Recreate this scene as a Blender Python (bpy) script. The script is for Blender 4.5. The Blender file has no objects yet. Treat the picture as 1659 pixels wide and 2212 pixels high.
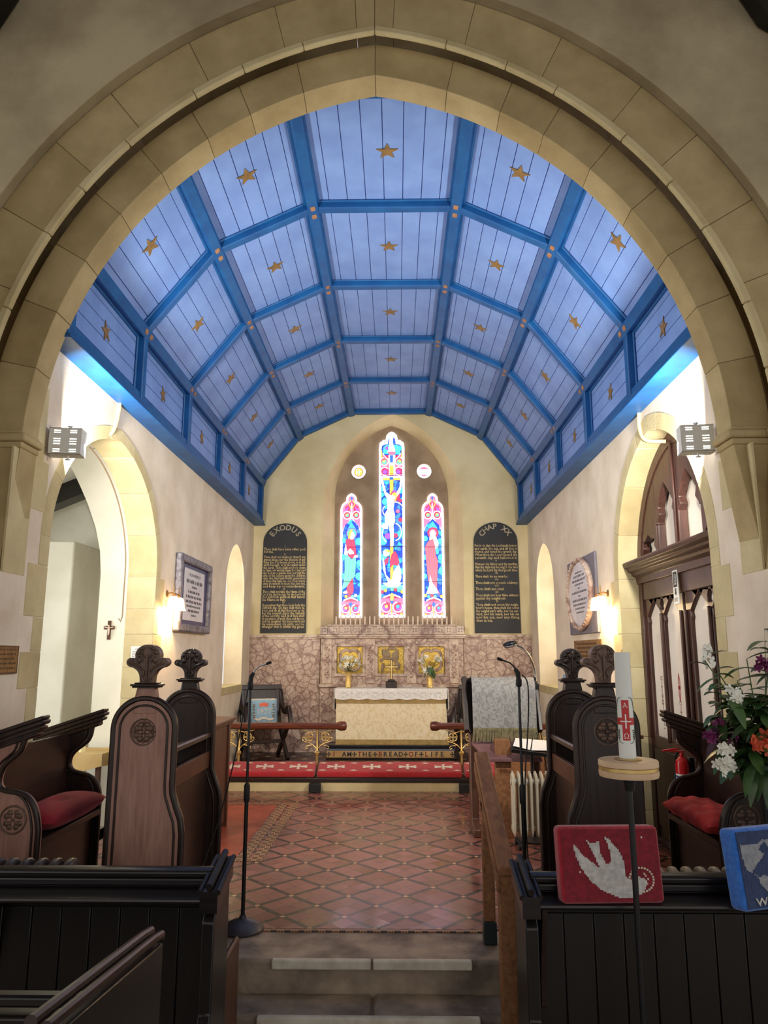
import bpy, bmesh, math, random
from math import sin, cos, pi, sqrt, atan2, hypot, radians
from mathutils import Vector, Matrix
from mathutils.geometry import tessellate_polygon
random.seed(7)
sc = bpy.context.scene
C = sc.collection

# ------------------------------------------------------------ camera, world, lights, exposure
cam_d = bpy.data.cameras.new('camera'); cam = bpy.data.objects.new('camera', cam_d); C.objects.link(cam)
cam_d.sensor_fit = 'VERTICAL'; cam_d.sensor_height = 36.0; cam_d.lens = 1600 / 2212 * 36
cam_d.clip_start = 0.05
cam.location = (0, 0, 1.65)
cam.rotation_euler = (pi / 2 + 0.1889681, 0, 0.0168799)
sc.camera = cam

sc.view_settings.view_transform = 'Standard'; sc.view_settings.look = 'None'
sc.view_settings.gamma = 1.0; sc.view_settings.use_curve_mapping = False
sc.view_settings.exposure = 0.24
sc.cycles.use_denoising = True
sc.cycles.max_bounces = 7; sc.cycles.diffuse_bounces = 5; sc.cycles.glossy_bounces = 3
sc.cycles.sample_clamp_indirect = 6.0
sc.cycles.caustics_reflective = False; sc.cycles.caustics_refractive = False

NAVE_SKY = 0.78          # daylight of the open nave behind the camera
FLOOD_W = 140.0           # each floodlight
SCONCE_W = 14.0
CHAPEL_K = 7.0           # daylit glass of the side chapel's window
GLASS = 1.6              # brightness of the stained glass
w = bpy.data.worlds.new('world'); sc.world = w; w.use_nodes = True
w.node_tree.nodes['Background'].inputs[0].default_value = (1.0, 0.98, 0.95, 1)
w.node_tree.nodes['Background'].inputs[1].default_value = NAVE_SKY

def lamp(kind, name, loc, power, col=(1, 1, 1), aim=None, **kw):
    d = bpy.data.lights.new(name, kind); d.energy = power; d.color = col
    for k, v in kw.items(): setattr(d, k, v)
    o = bpy.data.objects.new(name, d); C.objects.link(o); o.location = loc
    if aim is not None:
        o.rotation_euler = (Vector(aim) - Vector(loc)).to_track_quat('-Z', 'Y').to_euler()
    return o
lamp('AREA', 'floodlight_beam', (-2.19, 4.86, 3.045), FLOOD_W, (1, .965, .88), (0.6, 9.2, 4.4), shape='RECTANGLE', size=.18, size_y=.16, spread=2.85)
lamp('AREA', 'floodlight_beam', (1.965, 4.86, 3.045), FLOOD_W, (1, .965, .88), (-0.8, 9.2, 4.4), shape='RECTANGLE', size=.18, size_y=.16, spread=2.85)

# ------------------------------------------------------------ helpers
def S(c): c /= 255.0; return c / 12.92 if c <= .04045 else ((c + .055) / 1.055) ** 2.4
def rgb(*c): return (S(c[0]), S(c[1]), S(c[2]), 1.0)

class NT:
    """short node writer"""
    def __init__(s, name):
        s.m = bpy.data.materials.new(name); s.m.use_nodes = True; s.t = s.m.node_tree
        s.b = s.t.nodes['Principled BSDF']; s.out = s.t.nodes['Material Output']
    def n(s, typ, **kw):
        x = s.t.nodes.new(typ)
        for k, v in kw.items(): setattr(x, k, v)
        return x
    def put(s, sock, v):
        if hasattr(v, 'links') or isinstance(v, bpy.types.NodeSocket): s.t.links.new(v, sock)
        else: sock.default_value = v
    def math(s, op, a, b=0.0, c=None):
        x = s.n('ShaderNodeMath', operation=op); s.put(x.inputs[0], a); s.put(x.inputs[1], b)
        if c is not None: s.put(x.inputs[2], c)
        return x.outputs[0]
    def mix(s, f, a, b):
        x = s.n('ShaderNodeMix', data_type='RGBA'); s.put(x.inputs[0], f); s.put(x.inputs[6], a); s.put(x.inputs[7], b); return x.outputs[2]
    def coord(s, scale=(1, 1, 1), kind='Object'):
        t = s.n('ShaderNodeTexCoord'); mp = s.n('ShaderNodeMapping'); s.t.links.new(t.outputs[kind], mp.inputs[0]); mp.inputs['Scale'].default_value = scale
        return mp.outputs[0]
    def noise(s, vec, scale, detail=4, rough=.55, dist=0):
        x = s.n('ShaderNodeTexNoise'); s.put(x.inputs['Vector'], vec); x.inputs['Scale'].default_value = scale
        x.inputs['Detail'].default_value = detail; x.inputs['Roughness'].default_value = rough; x.inputs['Distortion'].default_value = dist
        return x.outputs[0]
    def vor(s, vec, scale, feature='F1', out='Distance', rnd=1.0):
        x = s.n('ShaderNodeTexVoronoi', feature=feature); s.put(x.inputs['Vector'], vec); x.inputs['Scale'].default_value = scale
        x.inputs['Randomness'].default_value = rnd
        return x.outputs[out]
    def ramp(s, f, stops, interp='LINEAR'):
        x = s.n('ShaderNodeValToRGB'); s.put(x.inputs[0], f); e = x.color_ramp; e.interpolation = interp
        while len(e.elements) < len(stops): e.elements.new(.5)
        for el, (p, c) in zip(e.elements, stops): el.position = p; el.color = c
        return x.outputs[0]
    def bump(s, h, strength=.3, dist=.01):
        x = s.n('ShaderNodeBump'); s.put(x.inputs['Height'], h); x.inputs['Strength'].default_value = strength; x.inputs['Distance'].default_value = dist
        s.t.links.new(x.outputs[0], s.b.inputs['Normal'])
    def fin(s, col=None, rough=.6, metal=0.0, spec=.5):
        if col is not None: s.put(s.b.inputs['Base Color'], col)
        s.put(s.b.inputs['Roughness'], rough); s.b.inputs['Metallic'].default_value = metal
        s.b.inputs['Specular IOR Level'].default_value = spec
        return s.m

def mat(name, a, b=None, scale=4, rough=.6, metal=0, bump=0, bscale=60, stretch=(1, 1, 1), spec=.5, lo=.35, hi=.65, sheen=0):
    n = NT(name); v = n.coord(stretch)
    col = a if b is None else n.ramp(n.noise(v, scale), [(lo, a), (hi, b)])
    if bump: n.bump(n.noise(v, bscale, 5), bump, .01)
    if sheen: n.b.inputs['Sheen Weight'].default_value = sheen
    return n.fin(col, rough, metal, spec)

def glow(name, c, k):
    n = NT(name); n.b.inputs['Base Color'].default_value = c; n.b.inputs['Emission Color'].default_value = c; n.b.inputs['Emission Strength'].default_value = k
    n.b.inputs['Roughness'].default_value = .3
    return n.m

I4 = Matrix.Identity(4)
def frame(o, u, v, n=None):
    u = Vector(u).normalized(); v = Vector(v).normalized(); n = Vector(n).normalized() if n is not None else u.cross(v)
    M = Matrix.Identity(4)
    for i in range(3): M[i][0] = u[i]; M[i][1] = v[i]; M[i][2] = n[i]; M[i][3] = o[i]
    return M
# plate faces: local u, v, and d (depth towards the viewer)
def faceW(y=0, x=0, z=0): return frame((x, y, z), (1, 0, 0), (0, 0, 1), (0, -1, 0))      # faces the nave
def faceN(x=0, y=0, z=0): return frame((x, y, z), (0, 1, 0), (0, 0, 1), (1, 0, 0))        # on the wall with the open arch, facing in
def faceS(x=0, y=0, z=0): return frame((x, y, z), (0, -1, 0), (0, 0, 1), (-1, 0, 0))      # on the wall with the door, facing in
def faceU(z=0, x=0, y=0): return frame((x, y, z), (1, 0, 0), (0, 1, 0), (0, 0, 1))

class B:
    """collects shapes into one mesh"""
    def __init__(s): s.bm = bmesh.new(); s.mi = 0
    def raw(s, vs, fs, M=None):
        M = M or I4
        V = [s.bm.verts.new(M @ Vector(v)) for v in vs]
        for f in fs:
            try: x = s.bm.faces.new([V[i] for i in f]); x.material_index = s.mi
            except ValueError: pass
        return s
    def box(s, x0, x1, y0, y1, z0, z1, M=None):
        return s.raw([(x, y, z) for z in (z0, z1) for y in (y0, y1) for x in (x0, x1)],
                     [(0, 2, 3, 1), (4, 5, 7, 6), (0, 1, 5, 4), (2, 6, 7, 3), (0, 4, 6, 2), (1, 3, 7, 5)], M)
    def plate(s, outer, d0, d1, M=None, holes=()):
        loops = [list(outer)] + [list(h) for h in holes]
        flat = [p for l in loops for p in l]
        n = len(flat)
        tris = None; want = n + 2 * len(holes) - 2
        if len(holes) != 1 or n < 40:
            q = bmesh.new(); es = []
            for l in loops:
                vv = [q.verts.new((p[0], p[1], 0)) for p in l]; es += [q.edges.new((vv[i], vv[(i + 1) % len(vv)])) for i in range(len(vv))]
            q.verts.index_update(); bmesh.ops.triangle_fill(q, use_beauty=True, use_dissolve=False, edges=es, normal=(0, 0, 1)); tris = [tuple(v.index for v in f.verts) for f in q.faces]; q.free()
        if tris is None or len(tris) != want: tris = tessellate_polygon([[Vector((p[0], p[1], 0)) for p in l] for l in loops])
        vs = [(p[0], p[1], d0) for p in flat] + [(p[0], p[1], d1) for p in flat]
        fs = [tuple(t) for t in tris] + [tuple(i + n for i in reversed(t)) for t in tris]
        k = 0
        for l in loops:
            for i in range(len(l)):
                a, b = k + i, k + (i + 1) % len(l); fs.append((a, b, b + n, a + n))
            k += len(l)
        return s.raw(vs, fs, M)
    def flat(s, outer, d, M=None):
        tris = tessellate_polygon([[Vector((p[0], p[1], 0)) for p in outer]])
        return s.raw([(p[0], p[1], d) for p in outer], [tuple(t) for t in tris], M)
    def tube(s, pts, r, n=10, M=None, closed=False, flat=1.0):
        P = [Vector(p) for p in pts]; R = r if isinstance(r, (list, tuple)) else [r] * len(P)
        vs = []; prev = None; m = len(P)
        for i, p in enumerate(P):
            a = P[(i - 1) % m] if (closed or i > 0) else p
            b = P[(i + 1) % m] if (closed or i < m - 1) else p
            t = (b - a).normalized()
            if prev is None:
                up = Vector((0, 0, 1)) if abs(t.z) < .9 else Vector((0, 1, 0))
                u = t.cross(up).normalized()
            else:
                u = (prev - t * prev.dot(t)).normalized()
            prev = u; v = t.cross(u)
            vs += [p + (u * cos(2 * pi * k / n) + v * sin(2 * pi * k / n) * flat) * R[i] for k in range(n)]
        fs = []
        for i in range(m if closed else m - 1):
            j = (i + 1) % m
            for k in range(n):
                k2 = (k + 1) % n; fs.append((i * n + k, i * n + k2, j * n + k2, j * n + k))
        if not closed:
            fs.append(tuple(range(n))[::-1]); fs.append(tuple((m - 1) * n + k for k in range(n)))
        return s.raw(vs, fs, M)
    def cyl(s, p0, p1, r0, r1=None, n=20, M=None):
        return s.tube([p0, p1], [r0, r0 if r1 is None else r1], n, M)
    def lathe(s, prof, M=None, n=24, a0=0, a1=2 * pi):
        vs = []; fs = []
        for r, z in prof:
            for k in range(n): a = 2 * pi * k / n; vs.append((r * cos(a), r * sin(a), z))
        for i in range(len(prof) - 1):
            for k in range(n):
                k2 = (k + 1) % n; fs.append((i * n + k, i * n + k2, (i + 1) * n + k2, (i + 1) * n + k))
        fs.append(tuple(range(n))[::-1]); fs.append(tuple((len(prof) - 1) * n + k for k in range(n)))
        return s.raw(vs, fs, M)
    def ell(s, c, rad, M=None, nu=14, nv=9):
        prof = []; vs = []; fs = []
        c = Vector(c)
        for j in range(nv + 1):
            t = -pi / 2 + pi * j / nv
            for k in range(nu):
                a = 2 * pi * k / nu; vs.append((c[0] + rad[0] * cos(t) * cos(a), c[1] + rad[1] * cos(t) * sin(a), c[2] + rad[2] * sin(t)))
        for j in range(nv):
            for k in range(nu):
                k2 = (k + 1) % nu; fs.append((j * nu + k, j * nu + k2, (j + 1) * nu + k2, (j + 1) * nu + k))
        return s.raw(vs, fs, M)
    def pillow(s, x0, x1, y0, y1, z0, z1, M=None, nx=16, ny=14, p=4.0, puff=.35):
        """a soft cushion: rounded box that bulges in the middle"""
        vs = []; fs = []
        for side in (1, -1):
            for j in range(ny + 1):
                for i in range(nx + 1):
                    a = -1 + 2 * i / nx; b = -1 + 2 * j / ny
                    e = max(0.0, (1 - abs(a) ** p)) ** .5 * max(0.0, (1 - abs(b) ** p)) ** .5
                    h = e * (1 - puff * (a * a + b * b) * .5)
                    sh = 1 - .03 * (1 - e)
                    vs.append(((x0 + x1) / 2 + a * sh * (x1 - x0) / 2, (y0 + y1) / 2 + b * sh * (y1 - y0) / 2, (z0 + z1) / 2 + side * h * (z1 - z0) / 2))
        k = (nx + 1) * (ny + 1)
        for q in (0, 1):
            for j in range(ny):
                for i in range(nx):
                    a = q * k + j * (nx + 1) + i; f = (a, a + 1, a + nx + 2, a + nx + 1); fs.append(f if q == 0 else f[::-1])
        return s.raw(vs, fs, M)
    def text(s, txt, size, M, width=None, d=.001, align='CENTER', res=2, bold=0):
        me = text_mesh(txt, align, res, bold)
        xs = [v.co.x for v in me.vertices] or [0, 1]
        kx = size if width is None else width / (max(xs) - min(xs))
        vs = [(v.co.x * kx, v.co.y * size, d) for v in me.vertices]
        s.raw(vs, [tuple(p.vertices) for p in me.polygons], M); bpy.data.meshes.remove(me); return s

def text_mesh(txt, align='CENTER', res=2, bold=0):
    cu = bpy.data.curves.new('lettering', 'FONT'); cu.body = txt; cu.align_x = align; cu.align_y = 'CENTER'; cu.resolution_u = res; cu.size = 1.0; cu.offset = bold
    o = bpy.data.objects.new('lettering', cu); me = bpy.data.meshes.new_from_object(o)
    bpy.data.objects.remove(o); bpy.data.curves.remove(cu); return me

def ob(name, b, mats, parent=None, smooth=35, bev=0, seg=2, weld=True, kind=None, label=None, loc=None, rot=None):
    bm = b.bm
    if weld: bmesh.ops.remove_doubles(bm, verts=bm.verts, dist=1e-5)
    bmesh.ops.recalc_face_normals(bm, faces=bm.faces)
    me = bpy.data.meshes.new(name); bm.to_mesh(me); bm.free()
    for m_ in (mats if isinstance(mats, (list, tuple)) else [mats]): me.materials.append(m_)
    if smooth:
        me.polygons.foreach_set('use_smooth', [True] * len(me.polygons)); me.set_sharp_from_angle(angle=radians(smooth))
    o = bpy.data.objects.new(name, me); C.objects.link(o)
    if parent is not None: o.parent = parent
    if loc is not None: o.location = loc
    if rot is not None: o.rotation_euler = rot
    if bev:
        md = o.modifiers.new('edge', 'BEVEL'); md.width = bev; md.segments = seg; md.limit_method = 'ANGLE'; md.angle_limit = radians(40); md.use_clamp_overlap = True
        md.harden_normals = False
    if kind: o['kind'] = kind
    if label: o['label'] = label
    return o
def tag(o, label, cat, group=None, kind=None):
    o['label'] = label; o['category'] = cat
    if group: o['group'] = group
    if kind: o['kind'] = kind
    return o
def thing(name, label, cat, loc=(0, 0, 0), rz=0, group=None):
    o = bpy.data.objects.new(name, None); C.objects.link(o); o.empty_display_size = .05
    o.location = loc; o.rotation_euler = (0, 0, rz)
    return tag(o, label, cat, group)
def struct(name, b, m, parent=None, label=None, **k):
    return ob(name, b, m, parent, kind='structure' if parent is None else None, label=label, **k)
def dup(root, loc=None, label=None, rz=None):
    r = root.copy(); C.objects.link(r)
    if loc is not None: r.location = loc
    if rz is not None: r.rotation_euler = (0, 0, rz)
    if label: r['label'] = label
    for ch in list(root.children):
        c = ch.copy(); C.objects.link(c); c.parent = r
        for g in list(ch.children):
            d = g.copy(); C.objects.link(d); d.parent = c
    return r

def arc(cx, cy, r, a0, a1, n=16, ry=None):
    ry = r if ry is None else ry
    return [(cx + r * cos(a0 + (a1 - a0) * i / n), cy + ry * sin(a0 + (a1 - a0) * i / n)) for i in range(n + 1)]
def circle(cx, cy, r, n=24, ry=None): return arc(cx, cy, r, 0, 2 * pi * (n - 1) / n, n - 1, ry)
def gothic(c, half, z0, zs, rise, off=0.0, n=16):
    """pointed-arch outline, grown outwards by off: from the left foot over the apex to the right foot"""
    k = 1.0; rr = rise
    if rise < 1.12 * half: k = rise / (1.12 * half); rr = 1.12 * half
    R = (half * half + rr * rr) / (2 * half); e = R - half
    ap = sqrt((R + off) ** 2 - e * e); a1 = atan2(ap, e)
    rt = [(c - e + (R + off) * cos(a1 * i / n), zs + k * (R + off) * sin(a1 * i / n)) for i in range(n + 1)]
    lf = [(2 * c - x, z) for x, z in rt]
    return [(c - half - off, z0)] + lf[:-1] + [rt[-1]] + rt[-2::-1] + [(c + half + off, z0)]
def inset(poly, d):
    """move a closed outline inwards by d (counter-clockwise or clockwise)"""
    n = len(poly); A = sum(poly[i][0] * poly[(i + 1) % n][1] - poly[(i + 1) % n][0] * poly[i][1] for i in range(n))
    sgn = 1 if A > 0 else -1; out = []
    for i in range(n):
        p0, p1, p2 = poly[i - 1], poly[i], poly[(i + 1) % n]
        e1 = Vector((p1[0] - p0[0], p1[1] - p0[1])); e2 = Vector((p2[0] - p1[0], p2[1] - p1[1]))
        if e1.length < 1e-9 or e2.length < 1e-9: out.append(p1); continue
        n1 = Vector((-e1.y, e1.x)).normalized() * sgn; n2 = Vector((-e2.y, e2.x)).normalized() * sgn
        q = n1 + n2; L = q.length
        if L < 1e-6: out.append(p1); continue
        q = q / L; k = d / max(.45, q.dot(n1)); out.append((p1[0] + q.x * k, p1[1] + q.y * k))
    return out
def star5(r, r2=.42, rot=0):
    return [((r if i % 2 == 0 else r * r2) * sin(rot + i * pi / 5), (r if i % 2 == 0 else r * r2) * cos(rot + i * pi / 5)) for i in range(10)]
def pattee(r, cx=0, cy=0):
    """a cross with flaring arms"""
    q = []
    for k in range(4):
        a = k * pi / 2
        for x, y in ((.16, .16), (.34, .92), (-.34, .92), (-.16, .16))[:3]:
            q.append((cx + r * (x * cos(a) - y * sin(a)), cy + r * (x * sin(a) + y * cos(a))))
    return q
def words_strip(b, cx, cy, wd, hgt, M, d, rnd):
    """one worn line of lettering too small to read"""
    x = cx - wd / 2
    while x < cx + wd / 2 - hgt:
        L = min(hgt * rnd.uniform(1.2, 4.2), cx + wd / 2 - x)
        nl = max(1, int(L / (hgt * .62)))
        for i in range(nl):
            xx = x + L * i / nl; b.flat([(xx, cy - hgt / 2), (xx + L / nl * .62, cy - hgt / 2), (xx + L / nl * .62, cy + hgt * rnd.uniform(.2, .5)), (xx, cy + hgt * rnd.uniform(.2, .5))], d, M)
        x += L + hgt * .55

def stitches(b, poly, step, d0, d1, M):
    """fill an outline with rows of stitches"""
    z = min(p[1] for p in poly); top = max(p[1] for p in poly); n = len(poly)
    while z < top:
        zc = z + step / 2; xs = []
        for i in range(n):
            (xa, za), (xb, zb) = poly[i], poly[(i + 1) % n]
            if (za <= zc) != (zb <= zc): xs.append(xa + (zc - za) / (zb - za) * (xb - xa))
        xs.sort()
        for a, c in zip(xs[::2], xs[1::2]):
            a = round(a / step) * step; c = round(c / step) * step
            if c > a: b.plate([(a, z), (c, z), (c, z + step), (a, z + step)], d0, d1, M)
        z += step
def ck(pts, closed=False, it=2):
    """rounds the corners of a polyline"""
    P = [Vector(p) for p in pts]
    for _ in range(it):
        n = len(P); Q = [] if closed else [P[0]]
        for i in range(n if closed else n - 1):
            a, c = P[i], P[(i + 1) % n]; Q += [a * .75 + c * .25, a * .25 + c * .75]
        if not closed: Q.append(P[-1])
        P = Q
    return [tuple(p) for p in P]
# ------------------------------------------------------------ materials
PLASTER = mat('plaster_cream', rgb(218, 201, 178), rgb(238, 224, 204), 2.2, .85, bump=.25, bscale=55)
PLASTER_E = mat('plaster_warm', rgb(214, 195, 148), rgb(232, 216, 172), 1.6, .85, bump=.3, bscale=45)
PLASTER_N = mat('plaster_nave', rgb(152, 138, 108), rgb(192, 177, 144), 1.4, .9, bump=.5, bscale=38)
WHITEWASH = mat('whitewash', rgb(222, 220, 204), rgb(236, 234, 220), 2, .85, bump=.15)
def stone(name, a, b, c):
    n = NT(name); v = n.coord()
    g = n.n('ShaderNodeNewGeometry')
    base = n.ramp(n.noise(v, 3.2, 5, .6), [(.3, a), (.7, b)])
    isl = n.ramp(g.outputs['Random Per Island'], [(0, c), (.5, (1, 1, 1, 1)), (1, (.88, .86, .84, 1))])
    x = n.n('ShaderNodeMix', data_type='RGBA', blend_type='MULTIPLY'); x.inputs[0].default_value = .55
    n.put(x.inputs[6], base); n.put(x.inputs[7], isl)
    n.bump(n.noise(v, 70, 6), .35, .01)
    return n.fin(x.outputs[2], .88)
STONE = stone('sandstone', rgb(170, 150, 106), rgb(198, 178, 132), rgb(205, 195, 172))
STONE_L = stone('pale_sandstone', rgb(194, 176, 132), rgb(218, 204, 160), rgb(215, 205, 185))
STONE_W = mat('window_stone', rgb(140, 118, 94), rgb(168, 146, 120), 3, .85, bump=.3)
STEP = mat('worn_step_stone', rgb(104, 90, 78), rgb(182, 162, 140), 3.4, .62, bump=.8, bscale=16)
STRIP = mat('white_nosing_paint', rgb(196, 186, 166), rgb(226, 218, 200), 9, .6, bump=.4, bscale=40)
JOINT = mat('dark_joint', rgb(104, 90, 64), None, rough=.9)
BLUE = mat('blue_paint', rgb(9, 74, 134), rgb(18, 90, 150), 5, .5)
SKYB = mat('pale_blue_board', rgb(112, 141, 200), rgb(124, 155, 212), 3, .55)
GILT = mat('dull_gilding', rgb(120, 92, 52), rgb(150, 116, 66), 14, .55, metal=.15)
PEG = mat('bare_peg', rgb(140, 96, 66), rgb(168, 124, 92), 20, .7)
def wood(name, a, b, rough=.38, stretch=(14, 14, 1.4), sc_=2.2, bump=.12):
    n = NT(name); v = n.coord(stretch)
    f = n.noise(v, sc_, 6, .62, .6)
    n.bump(f, bump, .004)
    return n.fin(n.ramp(f, [(.28, a), (.72, b)]), rough)
OAK = wood('dark_oak', rgb(26, 16, 12), rgb(54, 34, 26))
OAKX = wood('dark_oak_long', rgb(26, 17, 14), rgb(50, 33, 28), .33, (1.4, 14, 14))
OAKY = wood('dark_oak_deep', rgb(30, 18, 14), rgb(60, 38, 30), .33, (14, 1.4, 14))
OAKP = wood('lit_worn_oak_panel', rgb(142, 100, 86), rgb(184, 140, 124), .5)  # worn oak with the nave light on it put into a paler colour
OAKC = wood('carved_oak', rgb(72, 52, 42), rgb(116, 90, 74), .42)
OAKM = wood('brown_oak', rgb(62, 34, 22), rgb(98, 60, 40), .42)
RAILW = wood('red_brown_rail', rgb(70, 30, 18), rgb(120, 62, 38), .3, (1.2, 14, 14))
HANDW = wood('honey_oak', rgb(104, 64, 36), rgb(156, 106, 66), .62, (14, 1.6, 14))
SCREENW = wood('screen_oak', rgb(46, 26, 22), rgb(84, 52, 42), .4)
PEWB = wood('black_pew_oak', rgb(9, 6, 6), rgb(20, 14, 13), .34, (14, 14, 1.4))
PEWX = wood('black_pew_rail', rgb(14, 11, 12), rgb(34, 27, 28), .28, (1.4, 14, 14))
BLACK = mat('black_metal', rgb(12, 13, 16), None, rough=.38)
BLACKM = mat('matt_black', rgb(16, 16, 18), None, rough=.7)
RUBBER = mat('black_cable', rgb(14, 14, 15), None, rough=.6)
STEEL = mat('brushed_steel', rgb(176, 180, 186), None, rough=.3, metal=.9)
CHROME = mat('chrome', rgb(206, 208, 212), None, rough=.12, metal=1)
BRASS = mat('brass', rgb(196, 160, 92), rgb(220, 190, 126), 12, .36, metal=.75)
OLDBRASS = mat('aged_brass', rgb(120, 88, 46), rgb(150, 114, 62), 16, .45, metal=.55, bump=.2)
GREYMET = mat('grey_lamp_housing', rgb(226, 226, 222), None, rough=.6)
CREAMMET = mat('cream_enamel', rgb(196, 186, 164), None, rough=.4)
IRON = mat('old_iron_paint', rgb(58, 56, 60), rgb(84, 80, 84), 9, .4, metal=.3)
IRONW = mat('pale_radiator_paint', rgb(150, 138, 118), None, rough=.45)
VELVET = mat('crimson_velvet', rgb(132, 14, 30), rgb(168, 26, 44), 5, .9, sheen=.08)
REDCOV = mat('red_cotton', rgb(186, 34, 32), rgb(214, 50, 42), 5, .9, bump=.4, bscale=14, sheen=.05)
WHITE = mat('white_paint', rgb(230, 228, 222), None, rough=.6)
PAPER = mat('paper', rgb(226, 224, 220), None, rough=.7)
INK = mat('ink', rgb(46, 44, 48), None, rough=.7)
INKL = mat('faded_ink', rgb(120, 116, 118), None, rough=.7)
WAX = mat('candle_wax', rgb(226, 206, 186), None, rough=.45)
WAXY = mat('ivory_wax', rgb(238, 228, 176), None, rough=.45)
LEADW = mat('slate_board', rgb(18, 17, 20), rgb(34, 33, 38), 3, .55)
GOLDTXT = mat('worn_gold_lettering', rgb(146, 126, 88), rgb(218, 192, 132), 9, .6, lo=.3, hi=.55)
GREYTXT = mat('grey_gold_lettering', rgb(160, 146, 116), rgb(190, 176, 146), 5, .6)
SLATE = mat('blue_grey_slate', rgb(96, 92, 104), rgb(124, 118, 128), 4, .6)
MARBLEW = mat('white_marble', rgb(206, 200, 202), rgb(224, 220, 220), 3, .4)
PEWTER = mat('pewter_frame', rgb(92, 88, 96), rgb(146, 140, 146), 18, .45, metal=.35, bump=.4, bscale=24)
NAVY = mat('dark_blue_mount', rgb(44, 48, 96), rgb(64, 62, 100), 4, .4)
def marble(name, a, b, vein, scale=9.5):
    n = NT(name); v = n.coord()
    wv = n.n('ShaderNodeMix', data_type='RGBA'); wv.inputs[0].default_value = .16
    nz = n.n('ShaderNodeTexNoise'); n.put(nz.inputs['Vector'], v); nz.inputs['Scale'].default_value = 4; nz.inputs['Detail'].default_value = 6
    n.put(wv.inputs[6], v); n.put(wv.inputs[7], nz.outputs['Color'])
    e1 = n.vor(wv.outputs[2], scale, 'DISTANCE_TO_EDGE'); e2 = n.vor(wv.outputs[2], scale * 2.7, 'DISTANCE_TO_EDGE')
    f = n.math('MULTIPLY', n.ramp(e1, [(0, (0, 0, 0, 1)), (.09, (1, 1, 1, 1))]), n.ramp(e2, [(0, (.45, .45, .45, 1)), (.07, (1, 1, 1, 1))]))
    base = n.ramp(n.noise(v, 6, 6, .65, 1.2), [(.32, a), (.66, b)])
    return n.fin(n.mix(f, vein, base), .32)
MARBLE = marble('veined_pink_marble', rgb(164, 130, 116), rgb(214, 190, 170), rgb(128, 92, 82))
MARBLEP = marble('pale_veined_marble', rgb(188, 160, 142), rgb(216, 194, 174), rgb(140, 106, 94), 2.4)
GOLDM = None
def mosaic():
    n = NT('gold_mosaic'); v = n.coord()
    e = n.vor(v, 46, 'DISTANCE_TO_EDGE'); c = n.vor(v, 46, 'F1', 'Color')
    base = n.ramp(n.noise(c, 3), [(.3, rgb(176, 132, 40)), (.7, rgb(240, 206, 104))])
    n.bump(n.noise(c, 4), .5, .02)
    return n.fin(n.mix(n.ramp(e, [(0, (0, 0, 0, 1)), (.08, (1, 1, 1, 1))]), rgb(110, 80, 30), base), .35, .55)
GOLDM = mosaic()
def tiles():
    """red quarries in lozenges, dark strips between them, a buff dot at each crossing"""
    n = NT('lozenge_tiles'); v = n.coord(); sp = n.n('ShaderNodeSeparateXYZ'); n.put(sp.inputs[0], v)
    a = n.math('DIVIDE', n.math('SUBTRACT', sp.outputs[0], .058), .397); b = n.math('DIVIDE', n.math('SUBTRACT', sp.outputs[1], 5.538), .413)
    s = n.math('ADD', a, b); t = n.math('SUBTRACT', b, a)
    def edge(q, k):      # distance to the nearest multiple of 1/k, in lozenge sides
        f = n.math('FRACT', n.math('ADD', n.math('MULTIPLY', q, k), .5)); return n.math('DIVIDE', n.math('ABSOLUTE', n.math('SUBTRACT', f, .5)), k)
    ds, dt = edge(s, 1), edge(t, 1)
    mn = n.math('MINIMUM', ds, dt); mx = n.math('MAXIMUM', ds, dt)
    cid = n.n('ShaderNodeCombineXYZ'); n.put(cid.inputs[0], n.math('FLOOR', n.math('MULTIPLY', s, 2))); n.put(cid.inputs[1], n.math('FLOOR', n.math('MULTIPLY', t, 2)))
    wn = n.n('ShaderNodeTexWhiteNoise', noise_dimensions='3D'); n.put(wn.inputs[0], cid.outputs[0])
    red = n.ramp(wn.outputs[0], [(0, rgb(126, 74, 64)), (.5, rgb(140, 84, 72)), (1, rgb(156, 98, 86))])
    red = n.mix(n.math('MULTIPLY', n.noise(v, 9, 5), .35), red, rgb(104, 58, 50))
    strip = n.ramp(n.noise(v, 12), [(.3, rgb(22, 18, 19)), (.7, rgb(44, 36, 36))])
    g2 = n.math('MINIMUM', edge(s, 2), edge(t, 2))
    col = n.mix(n.math('LESS_THAN', g2, .008), red, rgb(70, 44, 38))
    col = n.mix(n.math('LESS_THAN', mn, .068), col, strip)
    col = n.mix(n.math('LESS_THAN', mx, .052), col, rgb(206, 160, 118))
    h = n.math('MULTIPLY', n.math('GREATER_THAN', g2, .008), .4)
    rough = n.math('ADD', n.math('MULTIPLY', wn.outputs[0], .2), .16)
    tilt = n.math('ADD', h, n.math('MULTIPLY', n.noise(v, 14, 3), 1.2))
    n.bump(tilt, .10, .006)
    return n.fin(col, rough, 0, .68)
TILES = tiles()
TERRA = mat('terracotta_panel', rgb(150, 62, 42), rgb(176, 82, 58), 5, .4)
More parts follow.
